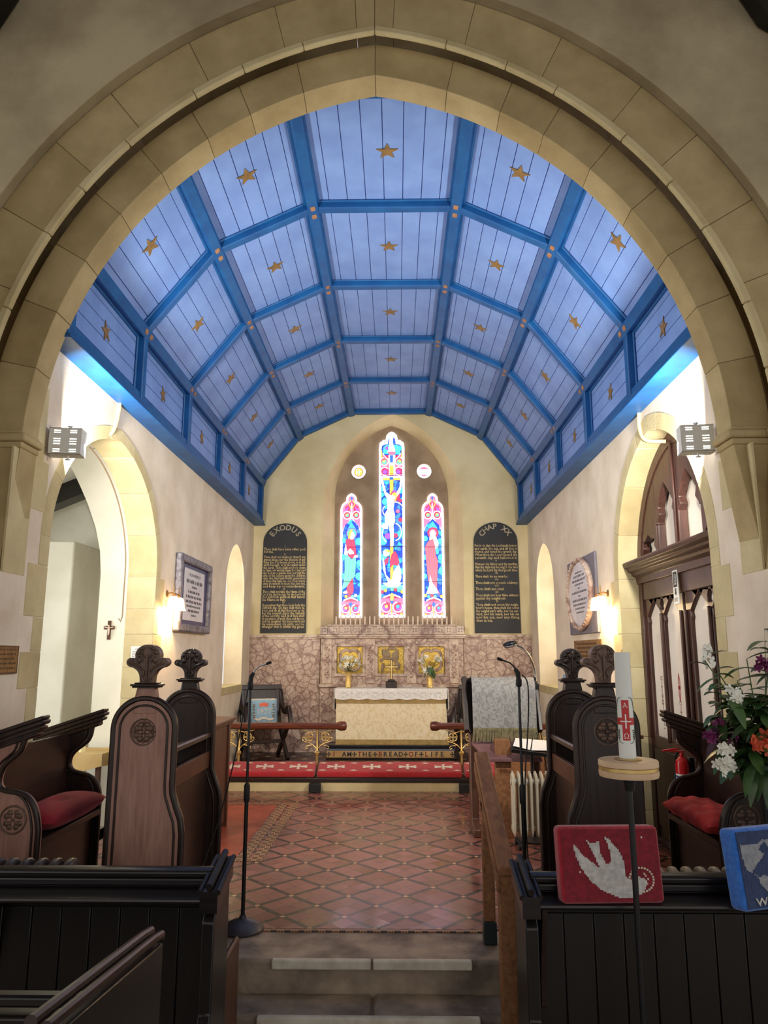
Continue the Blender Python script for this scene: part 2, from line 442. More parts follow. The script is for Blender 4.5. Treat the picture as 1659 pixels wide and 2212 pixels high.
def encaustic(name, cols, k):
    n = NT(name); v = n.coord(); sp = n.n('ShaderNodeSeparateXYZ'); n.put(sp.inputs[0], v)
    a = n.math('MULTIPLY', sp.outputs[0], k); b = n.math('MULTIPLY', sp.outputs[1], k * .72)
    s = n.math('ADD', a, b); t = n.math('SUBTRACT', b, a)
    def e(q): return n.math('ABSOLUTE', n.math('SUBTRACT', n.math('FRACT', q), .5))
    d = n.math('ADD', e(s), e(t)); mx = n.math('MAXIMUM', e(s), e(t))
    col = n.ramp(d, [(0, cols[0]), (.2, cols[1]), (.34, cols[2]), (.5, cols[3]), (.75, cols[1])], 'CONSTANT')
    col = n.mix(n.math('GREATER_THAN', mx, .44), col, cols[3])
    return n.fin(col, .4)
ENC = encaustic('encaustic_tiles', (rgb(168, 150, 118), rgb(58, 40, 34), rgb(112, 54, 42), rgb(40, 34, 34)), 2.6)
MOSAIC_B = encaustic('small_border_tiles', (rgb(170, 120, 80), rgb(120, 70, 50), rgb(196, 150, 104), rgb(84, 62, 50)), 12)
def damask(name, a, b, k=6.5, rough=.75, bump=.35):
    n = NT(name); v = n.coord((1, 1, .8))
    x = n.noise(v, k * 1.5, 3, .5, 2.5); y = n.vor(v, k, 'F1', 'Distance', .25)
    f = n.ramp(n.math('ADD', n.math('MULTIPLY', x, 1.0), n.math('MULTIPLY', n.math('PINGPONG', y, .12), 1.1)), [(.46, (0, 0, 0, 1)), (.60, (1, 1, 1, 1))])
    n.bump(f, bump, .004)
    return n.fin(n.mix(f, a, b), rough)
DAMASK = damask('cream_damask', rgb(232, 208, 164), rgb(243, 226, 190))
SILVER = damask('silver_damask', rgb(120, 119, 118), rgb(146, 143, 139), 10, .62, .5)
GOLDCL = mat('gold_braid', rgb(150, 122, 66), rgb(176, 146, 88), 14, .7)
def lace():
    n = NT('white_lace'); v = n.coord()
    f = n.ramp(n.vor(v, 24, 'DISTANCE_TO_EDGE'), [(.05, (0, 0, 0, 1)), (.14, (1, 1, 1, 1))])
    n.bump(f, .4, .003)
    return n.fin(n.mix(f, rgb(246, 240, 236), rgb(232, 222, 214)), .85)
LACE = lace()
LINEN = mat('white_linen', rgb(240, 234, 224), None, rough=.85)
YCLOTH = mat('straw_cloth', rgb(196, 164, 104), rgb(214, 186, 130), 3, .85)
FRINGE = mat('olive_fringe', rgb(104, 96, 66), rgb(140, 130, 96), 30, .8)
def wool(name, a, b):
    n = NT(name); v = n.coord()
    n.bump(n.vor(v, 190, 'F1'), .6, .003)
    n.b.inputs['Sheen Weight'].default_value = .35
    return n.fin(n.ramp(n.noise(v, 40, 2), [(.35, a), (.65, b)]), .95)
WRED = wool('red_wool', rgb(150, 18, 38), rgb(176, 28, 50)); WBLUE = wool('blue_wool', rgb(40, 104, 196), rgb(58, 124, 216))
WNAVY = wool('navy_wool', rgb(26, 44, 84), rgb(38, 58, 100)); WWHITE = wool('white_wool', rgb(176, 172, 168), rgb(204, 200, 196)); WGREY = wool('grey_wool', rgb(124, 128, 136), rgb(148, 150, 156))
WDRED = wool('crimson_wool', rgb(112, 16, 32), rgb(134, 22, 40))
WSKY = wool('sky_blue_wool', rgb(132, 164, 186), rgb(150, 182, 202))
KRED = wool('kneeler_red', rgb(160, 26, 34), rgb(182, 36, 42)); KWHITE = wool('kneeler_white', rgb(206, 190, 168), rgb(222, 208, 188))
LEAF = mat('green_leaf', rgb(34, 62, 28), rgb(78, 108, 56), 8, .42)
LEAFL = mat('light_green_leaf', rgb(90, 130, 50), rgb(130, 160, 70), 8, .45)
PWHITE = mat('white_petal', rgb(232, 230, 214), rgb(244, 242, 232), 8, .7)
PORANGE = mat('orange_petal', rgb(206, 74, 44), rgb(238, 120, 80), 14, .6)
PPURPLE = mat('purple_petal', rgb(84, 16, 62), rgb(130, 36, 96), 10, .6)
PDARK = mat('dark_red_leaf', rgb(40, 18, 30), rgb(74, 30, 46), 10, .55)
PYEL = mat('yellow_petal', rgb(214, 190, 80), None, rough=.6)
REDP = mat('red_enamel', rgb(186, 20, 20), None, rough=.3)
DOORPANE = mat('white_door_pane', rgb(226, 214, 200), rgb(234, 224, 210), 1.5, .5)
PURPLEB = mat('purple_brown_top', rgb(104, 70, 72), rgb(128, 92, 92), 5, .35)
SHADE = glow('lit_glass_shade', rgb(255, 224, 170), 2.6)
SLOT = glow('lamp_light_in_slot', rgb(255, 250, 236), 2.2)
# ------------------------------------------------------------ the room
NX, SX, XC, EY = -2.34, 2.14, -0.10, 12.0
A0, A1 = 4.20, 4.60          # chancel arch wall, nave face and chancel face
AC, AH, AZ, AR = -0.135, 2.1916, 2.927, 2.598     # chancel arch: centre, half span, springing height, rise
# floors and steps
b = B(); b.box(NX - .5, SX + .4, 4.92, 9.55, -.4, 0); struct('floor', b, TILES)
b = B(); b.box(-1.15, 1.0, 4.46, 4.92, -.4, -.005); b.box(-3.0, -1.152, 4.30, 4.92, -.4, -.005); b.box(1.002, 2.8, 4.30, 4.92, -.4, -.005)
struct('floor', b, STEP, bev=.018)
b = B(); b.box(-1.02, .52, 4.868, 4.905, -.1, .004); struct('trim_1', b, MOSAIC_B, bev=.003)
b = B(); b.box(-1.15, -.14, 4.20, 4.46, -.5, -.172); b.box(-.13, 1.0, 4.20, 4.46, -.5, -.17); b.box(-.18, -.10, 4.23, 4.46, -.5, -.19); struct('floor', b, STEP, bev=.02)
b = B(); b.box(-8, 8, -8, 4.2, -.45, -.34); struct('floor', b, STEP)
b = B()
for x0, x1 in ((-.69, -.147), (-.135, .406)): b.box(x0, x1, 4.425, 4.467, -.045, .004)
struct('trim_2', b, STRIP, bev=.008)
b = B(); b.box(-.72, .42, 4.165, 4.207, -.215, -.166); struct('trim_3', b, STRIP, bev=.008)
# terracotta panel let into the tiles
b = B(); b.box(-2.2, -1.33, 6.5, 8.66, -.02, .004); struct('floor', b, TERRA)
b = B(); b.box(-1.31, -1.22, 6.5, 8.66, -.02, .004); b.box(-2.2, -1.1, 8.68, 8.78, -.02, .004); b.box(-2.2, -1.1, 6.38, 6.48, -.02, .004); b.box(-1.19, -1.1, 6.48, 8.68, -.02, .005)
struct('floor', b, MOSAIC_B)
# sanctuary step and floor
b = B(); b.box(NX - .1, SX + .1, 9.53, 12.1, -.1, .148); struct('floor', b, ENC, bev=.006)
b = B(); b.box(NX - .05, SX + .05, 9.49, 9.60, .105, .152); struct('trim_4', b, OAKX, bev=.006)
b = B(); b.box(NX - .05, SX + .05, 9.505, 9.53, -.05, .104); struct('trim_5', b, STONE_L)

# --- wall with the chancel arch
SPR = 2.927
def archface(off, zfoot, taper):
    g = gothic(AC, AH, SPR, SPR, AR, off, 28)
    return g
def wallring(off0, off1, y0, y1, m, blocks=0, name='trim_6', lowz=2.13):
    """one order of the arch, cut into voussoirs, with feet that die into the jambs"""
    bb = B(); gi = gothic(AC, AH, SPR, SPR, AR, off0, 66)[1:-1]; go = gothic(AC, AH, SPR, SPR, AR, off1, 66)[1:-1]
    n = len(gi); half = (n - 1) // 2
    rr = random.Random(int(off1 * 100)); cuts = [0]
    while cuts[-1] < half - 9: cuts.append(cuts[-1] + rr.randint(6, 9))
    cuts.append(half)
    cuts = cuts + [n - 1 - c for c in reversed(cuts[:-1])]
    Mw = faceW(0)
    for a, c in zip(cuts, cuts[1:]):
        pi_ = [Vector(p) for p in gi[a:c + 1]]; po = [Vector(p) for p in go[a:c + 1]]
        e0 = (pi_[1] - pi_[0]).normalized() * .0014; e1 = (pi_[-1] - pi_[-2]).normalized() * .0014
        pi_[0] = pi_[0] + e0; po[0] = po[0] + e0; pi_[-1] = pi_[-1] - e1; po[-1] = po[-1] - e1
        k = len(pi_); vs = []
        for d in (-y0, -y1): vs += [(p.x, p.y, d) for p in pi_] + [(p.x, p.y, d) for p in po]
        fs = []
        for i in range(k - 1):
            fs += [(i, i + 1, k + i + 1, k + i), (2 * k + i, 3 * k + i, 3 * k + i + 1, 2 * k + i + 1), (i, 2 * k + i, 2 * k + i + 1, i + 1), (k + i, k + i + 1, 3 * k + i + 1, 3 * k + i)]
        fs += [(0, k, 3 * k, 2 * k), (k - 1, 3 * k - 1, 4 * k - 1, 2 * k - 1)]
        bb.raw(vs, fs, Mw)
    return bb
bi = wallring(0, .24, 4.40, 4.60, STONE); struct('trim_6', bi, STONE, bev=.004, weld=False)
bo = wallring(.255, .60, 4.275, 4.31, STONE); struct('trim_7', bo, STONE, bev=.004, weld=False)
bo = wallring(.35, .60, 4.305, 4.60, STONE); struct('trim_7', bo, STONE, weld=False)
bo = wallring(.215, .265, 4.262, 4.305, STONE); struct('trim_8', bo, STONE_L, bev=.01, weld=False)
core = B(); core.plate(gothic(AC, AH, SPR, SPR, AR, .004, 40), -4.59, -4.41, faceW(), holes=[])
core.bm.free()
# dark mortar behind the joints
def ringplate(o0, o1, y0, y1):
    gi = gothic(AC, AH, SPR, SPR, AR, o0, 40)[1:-1]; go = gothic(AC, AH, SPR, SPR, AR, o1, 40)[1:-1]
    q = B(); q.plate(go + gi[::-1], -y1, -y0, faceW()); return q
struct('trim_9', ringplate(.006, .23, 4.406, 4.594), JOINT); struct('trim_10', ringplate(.262, .595, 4.283, 4.304), JOINT)
# plaster wall above and beside the arch
g = gothic(AC, AH, SPR, SPR, AR, .602, 40)
outl = [(-6, 2.13), (-6, 8), (6, 8), (6, 2.13), (g[-1][0], 2.13)] + g[::-1][1:-1] + [(g[0][0], 2.13)]
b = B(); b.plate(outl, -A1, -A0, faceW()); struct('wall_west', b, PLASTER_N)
# dark nave roof, out of view, added to keep overhead sky off the arch wall
b = B()
for s_ in (-1, 1): b.raw([(s_ * 4.6, -7, 6.0), (s_ * 4.6, 4.2, 6.0), (0, 4.2, 8.6), (0, -7, 8.6), (s_ * 4.6, -7, 6.1), (s_ * 4.6, 4.2, 6.1), (0, 4.2, 8.7), (0, -7, 8.7)], [(0, 1, 2, 3), (7, 6, 5, 4), (0, 4, 5, 1), (2, 6, 7, 3), (0, 3, 7, 4), (1, 5, 6, 2)])
struct('ceiling', b, OAKM)
# feet of the orders: they die back into the plain jambs
def foot(side):
    q = B(); jx = SX if side > 0 else NX
    xi = AC + side * AH; xo = AC + side * (AH + .22); xf = AC + side * (AH + .61)
    # inner order
    zb = 2.30
    V = [(xi, 4.40, 2.93), (xi, 4.60, 2.93), (jx, 4.60, zb), (jx + side * .02, 4.33, 2.13), (xf, 4.40, 2.93), (xf, 4.60, 2.93), (xf, 4.40, 2.12), (xf, 4.60, zb)]
    q.raw(V, [(0, 1, 2, 3), (0, 3, 6, 4), (1, 5, 7, 2), (3, 2, 7, 6), (0, 4, 5, 1), (4, 6, 7, 5)])
    # outer order
    V = [(xo, 4.275, 2.93), (xo, 4.42, 2.93), (jx + side * .012, 4.275, 2.13), (jx + side * .012, 4.42, 2.13), (xf, 4.275, 2.93), (xf, 4.42, 2.93), (xf, 4.275, 2.13), (xf, 4.42, 2.13)]
    q.raw(V, [(0, 1, 3, 2), (4, 6, 7, 5), (0, 2, 6, 4), (1, 5, 7, 3), (0, 4, 5, 1), (2, 3, 7, 6)])
    struct('trim_11', q, STONE, weld=False)
    c = B(); pr = [(0, 2.90), (.028, 2.93), (.034, 2.965), (.02, 3.0), (.0, 3.03)]
    lo, hi = sorted((xi - side * .03, xf)); c.box(lo, hi, 4.37, 4.625, 2.945, 2.995)
    lo, hi = sorted((xi - side * .012, xf)); c.box(lo, hi, 4.385, 4.612, 2.905, 2.945); c.box(lo, hi, 4.385, 4.61, 2.995, 3.02)
    lo, hi = sorted((xo - side * .03, xf)); c.box(lo, hi, 4.245, 4.36, 2.945, 2.995); lo, hi = sorted((xo - side * .012, xf)); c.box(lo, hi, 4.26, 4.36, 2.9, 2.945)
    struct('trim_12', c, STONE, bev=.012)
foot(1); foot(-1)
# flush quoins on the side walls beside the arch
for i, (x, f) in enumerate(((SX, faceS), (NX, faceN))):
    q = B(); s_ = -1 if f is faceS else 1
    for y0, y1, z0, z1 in ((4.59, 4.80, 2.57, 2.90), (4.59, 4.72, 2.90, 3.4), (4.34, 4.60, 2.13, 2.9)):
        lo, hi = sorted((s_ * y0, s_ * y1)); q.plate([(lo, z0), (hi, z0), (hi, z1), (lo, z1)], -.01, .004, f(x))
    struct('trim_13', q, STONE_L)

# --- side walls
DN = (6.03, 1.13)            # open arch in the wall without the door: centre along the chancel, half width
DS = (6.10, 1.06)            # door arch
gN = gothic(DN[0], DN[1], -.3, 2.42, 1.00, 0, 24); gS = gothic(DS[0], DS[1], -.3, 2.35, 1.16, 0, 24)
nich = gothic(10.75, .62, 1.19, 2.55, .68, 0, 14)
b = B(); hN = [(y, z) for y, z in gN]; b.plate([(4.58, -.3), (4.58, 6.2), (12.3, 6.2), (12.3, -.3)], -.27, 0, faceN(NX), holes=[hN, nich]); struct('wall_north', b, PLASTER)
b = B(); fl = lambda L: [(-y, z) for y, z in L]
b.plate([(-4.58, -.3), (-4.58, 6.2), (-12.3, 6.2), (-12.3, -.3)], -.42, 0, faceS(SX), holes=[fl(gS), fl(nich)]); struct('wall_south', b, PLASTER)
# walls running back beside the arch under the orders
b = B(); b.box(-6, NX, 4.2, 4.579, -.45, 2.13); struct('wall_north', b, PLASTER)
b = B(); b.box(SX, 6, 4.2, 4.579, -.45, 2.13); struct('wall_south', b, PLASTER)
# dressed stone round the two arches
def dressing(f, x, g, half, c, zs, rise, flip, m, wd, deep, name):
    q = B(); s_ = -1 if flip else 1
    gi = gothic(c, half, 0, zs, rise, -.008, 24); go = gothic(c, half, 0, zs, rise, wd, 24)
    n = len(gi); step = 7; i = 1
    while i < n - 2:
        j = min(i + step, n - 2); 
        if n - 2 - j < 3: j = n - 2
        A_ = gi[i:j + 1]; Bq = go[i:j + 1]; k = .002
        poly = [(s_ * p[0], p[1]) for p in Bq] + [(s_ * p[0], p[1]) for p in A_[::-1]]
        q.plate(inset(poly, .0015), -deep, .005, f(x)); i = j
    # jamb stones, long and short
    rr = random.Random(3)
    for side in (-1, 1):
        z = 0; lng = False
        while z < zs - .02:
            h_ = min(rr.uniform(.22, .36), zs - z); y0 = c + side * (half - .008); y1 = c + side * (half + wd + (.13 if lng else 0)); lng = not lng
            lo, hi = sorted((s_ * y0, s_ * y1)); q.plate(inset([(lo, z), (hi, z), (hi, z + h_), (lo, z + h_)], .0015), -deep, .005, f(x)); z += h_
    return struct(name, q, m, bev=.004, weld=False)
dressing(faceN, NX, gN, DN[1], DN[0], 2.42, 1.00, False, STONE_L, .13, .272, 'trim_14')
dressing(faceS, SX, gS, DS[1], DS[0], 2.35, 1.16, True, STONE_L, .14, .2, 'trim_15')
# lancet windows of the side walls: recess, sloped sill, lit pane
for nm, x, f, s_ in (('window_2', NX, faceN, 1), ('window_3', SX, faceS, -1)):
    fr = B(); gw = gothic(10.75, .30, 1.55, 2.5, .55, 0, 12); out = gothic(10.75, .66, 1.15, 2.55, .72, 0, 14)
    fr.plate([(s_ * y, z) for y, z in out], -.55, -.44, f(x), holes=[[(s_ * y, z) for y, z in gw]])
    w_ = struct(nm, fr, PLASTER)
    pn = B(); pn.plate([(s_ * y, z) for y, z in gothic(10.75, .31, 1.53, 2.5, .57, 0, 12)], -.54, -.52, f(x)); ob('pane', pn, glow('pale_window_glass', rgb(236, 230, 200), 7.0), w_)
    sl = B(); lo, hi = sorted((s_ * 10.10, s_ * 11.40)); sl.plate([(lo, 1.10), (hi, 1.10), (hi, 1.20), (lo, 1.20)], -.34, .012, f(x)); ob('sill', sl, STONE_L, w_, bev=.004)

# --- east wall with the stained-glass window
WO = gothic(-.065, 1.155, 2.0, 4.0, 1.64, 0, 24); WI = gothic(-.08, .965, 2.0, 4.25, 1.285, 0, 24)
b = B()
b.plate([(-2.6, -.3), (-2.6, 6.4), (2.5, 6.4), (2.5, -.3)], -.03, 0, faceW(12.0), holes=[WO])
# splayed reveal between the outer opening and the tracery
N_ = len(WO); vs = [(x, 0.0, z) for x, z in WO] + [(x, .36, z) for x, z in WI]
b.raw([(x, 12.0 + y, z) for x, y, z in vs], [(i, i + 1, N_ + i + 1, N_ + i) for i in range(N_ - 1)])
b.box(-1.15, 1.02, 12.03, 12.4, 1.95, 2.0)
struct('wall_east', b, PLASTER_E, smooth=50)
# ------------------------------------------------------------ stained glass
GK = GLASS
G_WHITE = glow('glass_white', (1, .98, 1.0, 1), 1.15 * GK); G_RED = glow('glass_red', rgb(226, 50, 84), 1.05 * GK); G_PINK = glow('glass_rose', rgb(240, 96, 130), 1.1 * GK)
G_ROBE = glow('glass_dull_rose', rgb(214, 92, 110), 1.0 * GK); G_ORANGE = glow('glass_amber', rgb(244, 168, 70), 1.1 * GK); G_GREEN = glow('glass_green', rgb(92, 196, 156), 1.05 * GK)
G_PURPLE = glow('glass_violet', rgb(140, 76, 216), 1.0 * GK); G_BLUE = glow('glass_royal_blue', rgb(44, 92, 226), 1.05 * GK); G_CYAN = glow('glass_turquoise', rgb(64, 178, 240), 1.1 * GK)
G_LINE = glow('glass_paint_line', rgb(120, 96, 110), .8 * GK); G_YEL = glow('glass_yellow', rgb(240, 214, 90), 1.1 * GK); LEAD = mat('lead_came', rgb(30, 32, 44), None, rough=.6)
def bluefield():
    n = NT('glass_blue_quarries'); v = n.coord()
    e = n.vor(v, 13, 'DISTANCE_TO_EDGE'); c = n.vor(v, 13, 'F1', 'Color')
    sp = n.n('ShaderNodeSeparateColor'); n.put(sp.inputs[0], c)
    col = n.ramp(sp.outputs[0], [(0, rgb(30, 70, 206)), (.3, rgb(44, 100, 232)), (.52, rgb(70, 140, 246)), (.72, rgb(60, 184, 246)), (.9, rgb(40, 84, 220))], 'CONSTANT')
    col = n.mix(n.ramp(e, [(0, (0, 0, 0, 1)), (.06, (1, 1, 1, 1))]), rgb(24, 40, 110), col)
    n.put(n.b.inputs['Emission Color'], col); n.b.inputs['Emission Strength'].default_value = 1.05 * GK; n.b.inputs['Base Color'].default_value = (0, 0, 0, 1); return n.m
G_FIELD = bluefield()
GM = [G_WHITE, G_RED, G_PINK, G_ROBE, G_ORANGE, G_GREEN, G_PURPLE, G_BLUE, G_CYAN, G_LINE, G_YEL, LEAD, G_FIELD]
WH, RD, PK, RB, OR, GN, PU, BL, CY, LN, YE, LD, FD = range(13)
GY = 12.45
def gp(p): return (-.077 + (p[0] - 734) * .001534, 2.233 + (2136 - p[1]) * .001593)
class Glass:
    def __init__(s): s.b = B(); s.k = 0
    def p(s, m, pts, lead=None):
        if lead is None: lead = m not in (LN, LD, FD)
        if lead and len(pts) > 2:
            s.k += 1; s.b.mi = LD; s.b.flat([gp(q) for q in inset(list(pts), -2.4)], .0008 * s.k, faceW(GY))
        s.k += 1; s.b.mi = m; s.b.flat([gp(q) for q in pts], .0008 * s.k, faceW(GY)); return s
    def c(s, m, x, y, r, ry=None): return s.p(m, circle(x, y, r, 18, ry))
    def ring(s, m, x, y, r, wd, a0=0, a1=2 * pi): return s.p(m, arc(x, y, r, a0, a1, 16) + arc(x, y, r - wd, a1, a0, 16), False)
    def border(s, TOP):
        s.k += 1; s.b.mi = WH; o_ = [gp(q) for q in TOP]; i_ = [gp(q) for q in inset(TOP, 22)]; n = len(o_)
        s.b.raw([(x, z, .0008 * s.k) for x, z in o_ + i_], [(a, (a + 1) % n, n + (a + 1) % n, n + a) for a in range(n)], faceW(GY))
    def line(s, m, pts, wd):
        P = [Vector(q) for q in pts]; L = []; R = []
        for i, q in enumerate(P):
            t = (P[min(i + 1, len(P) - 1)] - P[max(i - 1, 0)]).normalized(); nn = Vector((-t.y, t.x)) * wd / 2
            L.append(tuple(q + nn)); R.append(tuple(q - nn))
        return s.p(m, L + R[::-1], False)
win = bpy.data.objects.new('window_1', None); C.objects.link(win); win['kind'] = 'structure'; win['label'] = 'three-light stained glass window over the altar'
mir = lambda pts, cx: pts + [(2 * cx - x, y) for x, y in pts[::-1]]
CTOP = mir([(592, 2136), (592, 320), (600, 262), (640, 232), (668, 228), (676, 180), (700, 152), (728, 138)], 735)
def side_top(cx): return mir([(cx - 125, 2136), (cx - 120, 985), (cx - 108, 945), (cx - 85, 918), (cx - 58, 902), (cx - 56, 858), (cx - 36, 832), (cx - 6, 815)], cx)
LTOP, RTOP = side_top(287), side_top(1186)
R1 = (362, 566, 80); R2 = (1098, 563, 82)
# stone tracery plate with the openings
b = B()
outl = gothic(-.08, .985, 1.98, 4.25, 1.305, 0, 24)
b.plate(outl, -.16, -.02, faceW(12.36), holes=[[gp(p) for p in inset(CTOP, 4)], [gp(p) for p in inset(LTOP, 4)], [gp(p) for p in inset(RTOP, 4)]] + [[gp(p) for p in arc(r[0], r[1], r[2], .1, .1 + 2 * pi * 18 / 19, 18)] for r in (R1, R2)])
ob('tracery', b, STONE_W, win, bev=.012)
def scrolls(g, cx, y0, y1, hw):
    """rose and white scrollwork panel"""
    g.p(PK, [(cx - hw, y0), (cx + hw, y0), (cx + hw, y1), (cx - hw, y1)])
    h = y1 - y0
    for s_ in (-1, 1):
        x = cx + s_ * hw * .52; y = y0 + h * .5
        g.p(RD, [(cx, y1), (cx + s_ * hw, y1), (cx + s_ * hw * .6, y0 + h * .75)]); g.c(OR, cx + s_ * hw * .86, y1 - h * .12, hw * .12)
        g.c(RD, x, y, hw * .42); g.c(PU, x + s_ * 8, y + 5, hw * .26); g.c(YE if s_ < 0 else CY, x, y - 8, hw * .15)
        g.ring(WH, x, y, hw * .47, 10, -.6, 4.6)
        g.line(WH, [(cx, y1 - 4), (cx + s_ * hw * .12, y1 - h * .18), (cx + s_ * hw * .5, y1 - h * .08), (cx + s_ * hw * .95, y1 - h * .02)], 10)
    g.line(OR, [(cx, y0 + 10), (cx - 8, y0 + h * .4), (cx, y1)], 12); g.p(BL, [(cx - 22, y0 + 30), (cx, y0 + 8), (cx + 22, y0 + 30), (cx, y0 + 64)])
def canopy(g, cx, y0, y1, hw):
    g.p(PK, [(cx - hw, y1), (cx - hw, y0 + 130), (cx - hw * .82, y0 + 95), (cx - hw * .45, y0 + 70), (cx - hw * .3, y0), (cx + hw * .3, y0), (cx + hw * .45, y0 + 70), (cx + hw * .82, y0 + 95), (cx + hw, y0 + 130), (cx + hw, y1)])
    for s_ in (-1, 1):
        g.p(RD, [(cx + s_ * 6, y0 + 60), (cx + s_ * hw * .75, y0 + 120), (cx + s_ * hw * .3, y0 + 160)]); g.p(PU, [(cx + s_ * hw * .35, y0 + 110), (cx + s_ * hw * .8, y0 + 150), (cx + s_ * hw * .5, y0 + 175)])
        g.line(OR, [(cx + s_ * 8, y0 + 30), (cx + s_ * 34, y0 + 80), (cx + s_ * 10, y0 + 130)], 9)
        g.c(RD, cx + s_ * hw * .5, y0 + 205, hw * .36); g.c(GN, cx + s_ * hw * .5, y0 + 205, hw * .2); g.c(YE, cx + s_ * hw * .5 - 5, y0 + 198, hw * .1)
        g.ring(WH, cx + s_ * hw * .5, y0 + 205, hw * .45, 9)
        g.line(WH, [(cx + s_ * 4, y0 + 235), (cx + s_ * hw * .4, y0 + 300), (cx + s_ * hw * .7, y0 + 325), (cx + s_ * hw, y0 + 385)], 11)
    g.line(WH, [(cx, y0 + 80), (cx, y0 + 240)], 8); g.p(BL, [(cx - 13, y0 + 20), (cx, y0 - 2), (cx + 13, y0 + 20), (cx, y0 + 48)])
def base(TOP, cx, hw, field=(FD, 0, 0)):
    g = Glass(); g.p(WH, TOP, False); inn = inset(TOP, 24); g.p(FD, inn); return g
def saddle(g, cx, hw, ys):
    for y, wd in ys: g.line(LD, [(cx - hw, y), (cx + hw, y)], wd)
def finish(g, name): return ob(name, g.b, GM, win, smooth=0, weld=False)
# middle light: the crucifixion
g = base(CTOP, 735, 143)
g.p(CY, [(640, 360), (640, 290), (690, 250), (780, 250), (830, 290), (830, 370)]); g.p(PU, [(655, 300), (690, 270), (690, 320)]); g.p(BL, [(690, 260), (735, 160), (780, 260)])
g.p(PK, [(614, 380), (852, 380), (852, 606), (614, 606)])
for s_ in (-1, 1):
    g.p(OR, [(735 + s_ * 122, 320), (735 + s_ * 112, 320), (735 + s_ * 104, 420), (735 + s_ * 122, 420)])
    g.c(RD, 735 + s_ * 84, 450, 42); g.c(GN, 735 + s_ * 84, 455, 28); g.c(YE, 735 + s_ * 90, 445, 15); g.ring(WH, 735 + s_ * 84, 450, 48, 9)
    g.c(RD, 735 + s_ * 80, 560, 42); g.c(PU, 735 + s_ * 74, 568, 25); g.ring(WH, 735 + s_ * 80, 560, 50, 10, 1.2, 5.6)
g.p(RD, [(640, 385), (830, 385), (820, 410), (650, 410)]); g.ring(WH, 735, 330, 108, 9, .3, 2.84)
g.p(WH, [(700, 320), (712, 170), (735, 150), (752, 180), (745, 240), (770, 310), (775, 350), (680, 350)]); g.p(PK, [(690, 345), (780, 345), (765, 372), (705, 372)])
g.p(WH, [(700, 380), (775, 380), (770, 606), (705, 606)]); g.p(BL, [(715, 385), (748, 385), (746, 465), (717, 465)]); g.p(OR, [(712, 500), (752, 500), (752, 604), (712, 604)])
g.line(WH, [(600, 630), (872, 630)], 22)
g.p(OR, [(620, 640), (850, 640), (850, 662), (620, 662)]); g.p(BL, [(712, 632), (750, 632), (750, 655), (712, 655)])
for x, y, r in ((660, 900, 44), (640, 1330, 50), (830, 1250, 46), (830, 780, 40), (640, 1500, 46), (835, 1650, 40), (630, 760, 36)): g.c(CY, x, y, r * .8)
g.ring(WH, 770, 1000, 100, 9, 4.2, 6.6); g.ring(WH, 700, 1000, 70, 9, 2.0, 4.0); g.ring(WH, 740, 1230, 105, 9, -1.2, 1.2); g.ring(WH, 735, 1250, 110, 9, 2.2, 3.8)
g.c(RD, 828, 890, 20); g.c(RD, 830, 1100, 22); g.c(PK, 800, 1008, 22); g.c(PU, 690, 1275, 34); g.c(RD, 775, 1270, 24)
g.p(OR, [(712, 662), (752, 662), (750, 1840), (716, 1840)])
g.c(RD, 772, 842, 54); g.p(PU, [(735, 790), (772, 772), (800, 798), (770, 812)])
g.p(WH, [(610, 640), (630, 632), (650, 720), (672, 800), (720, 832), (730, 830), (735, 830), (790, 800), (822, 740), (832, 640), (850, 640), (845, 740), (815, 820), (765, 880), (760, 930), (752, 985), (768, 1040), (770, 1120), (752, 1165), (757, 1240), (752, 1380), (722, 1400), (714, 1250), (705, 1160), (660, 1150), (656, 1040), (685, 990), (680, 870), (650, 810), (632, 740)])
g.p(WH, [(615, 1170), (640, 1140), (700, 1140), (690, 1200), (640, 1200)])
g.c(WH, 765, 838, 30, 36); g.p(OR, [(740, 812), (765, 802), (790, 815), (783, 900), (772, 905), (776, 840), (745, 835)])
for pts in ([(684, 985), (720, 1022), (755, 1000)], [(690, 1050), (720, 1085), (765, 1060)], [(735, 1165), (738, 1380)], [(700, 900), (735, 915)]): g.line(LN, pts, 3)
g.c(GN, 676, 1455, 42); g.c(WH, 672, 1460, 36); g.p(OR, [(650, 1435), (690, 1425), (725, 1435), (700, 1448)])
g.p(RD, [(735, 1470), (770, 1440), (795, 1480), (815, 1560), (790, 1590), (740, 1580), (715, 1620), (715, 1550)]); g.p(RD, [(655, 1530), (700, 1500), (690, 1560), (660, 1590)])
g.p(WH, [(640, 1500), (660, 1600), (670, 1690), (720, 1740), (760, 1640), (810, 1575), (835, 1650), (838, 1720), (815, 1790), (840, 1800), (640, 1800), (690, 1765), (640, 1640), (632, 1540)])
g.p(OR, [(716, 1640), (740, 1600), (752, 1640), (735, 1740), (716, 1740)])
g.p(GN, [(612, 1800), (700, 1780), (858, 1800), (858, 1850), (612, 1850)]); g.p(WH, [(630, 1775), (850, 1770), (800, 1820), (690, 1820)])
for i in range(7): g.c((RD, OR, BL, GN, RD, CY, OR)[i], 628 + i * 36, 1868 - 24 * sin(pi * i / 6), 17)
g.p(WH, [(600, 2070), (600, 1985), (650, 1915), (735, 1885), (820, 1915), (870, 1985), (870, 2070)]); g.p(RD, [(614, 2120), (614, 1990), (658, 1930), (735, 1902), (812, 1930), (856, 1990), (856, 2120)])
scrolls(g, 735, 1935, 2122, 118); g.p(YE, [(715, 1900), (735, 1880), (755, 1900), (750, 1960), (720, 1960)])
g.border(CTOP); saddle(g, 735, 143, ((608, 4), (1034, 3), (1396, 8), (1762, 4))); finish(g, 'middle_light')
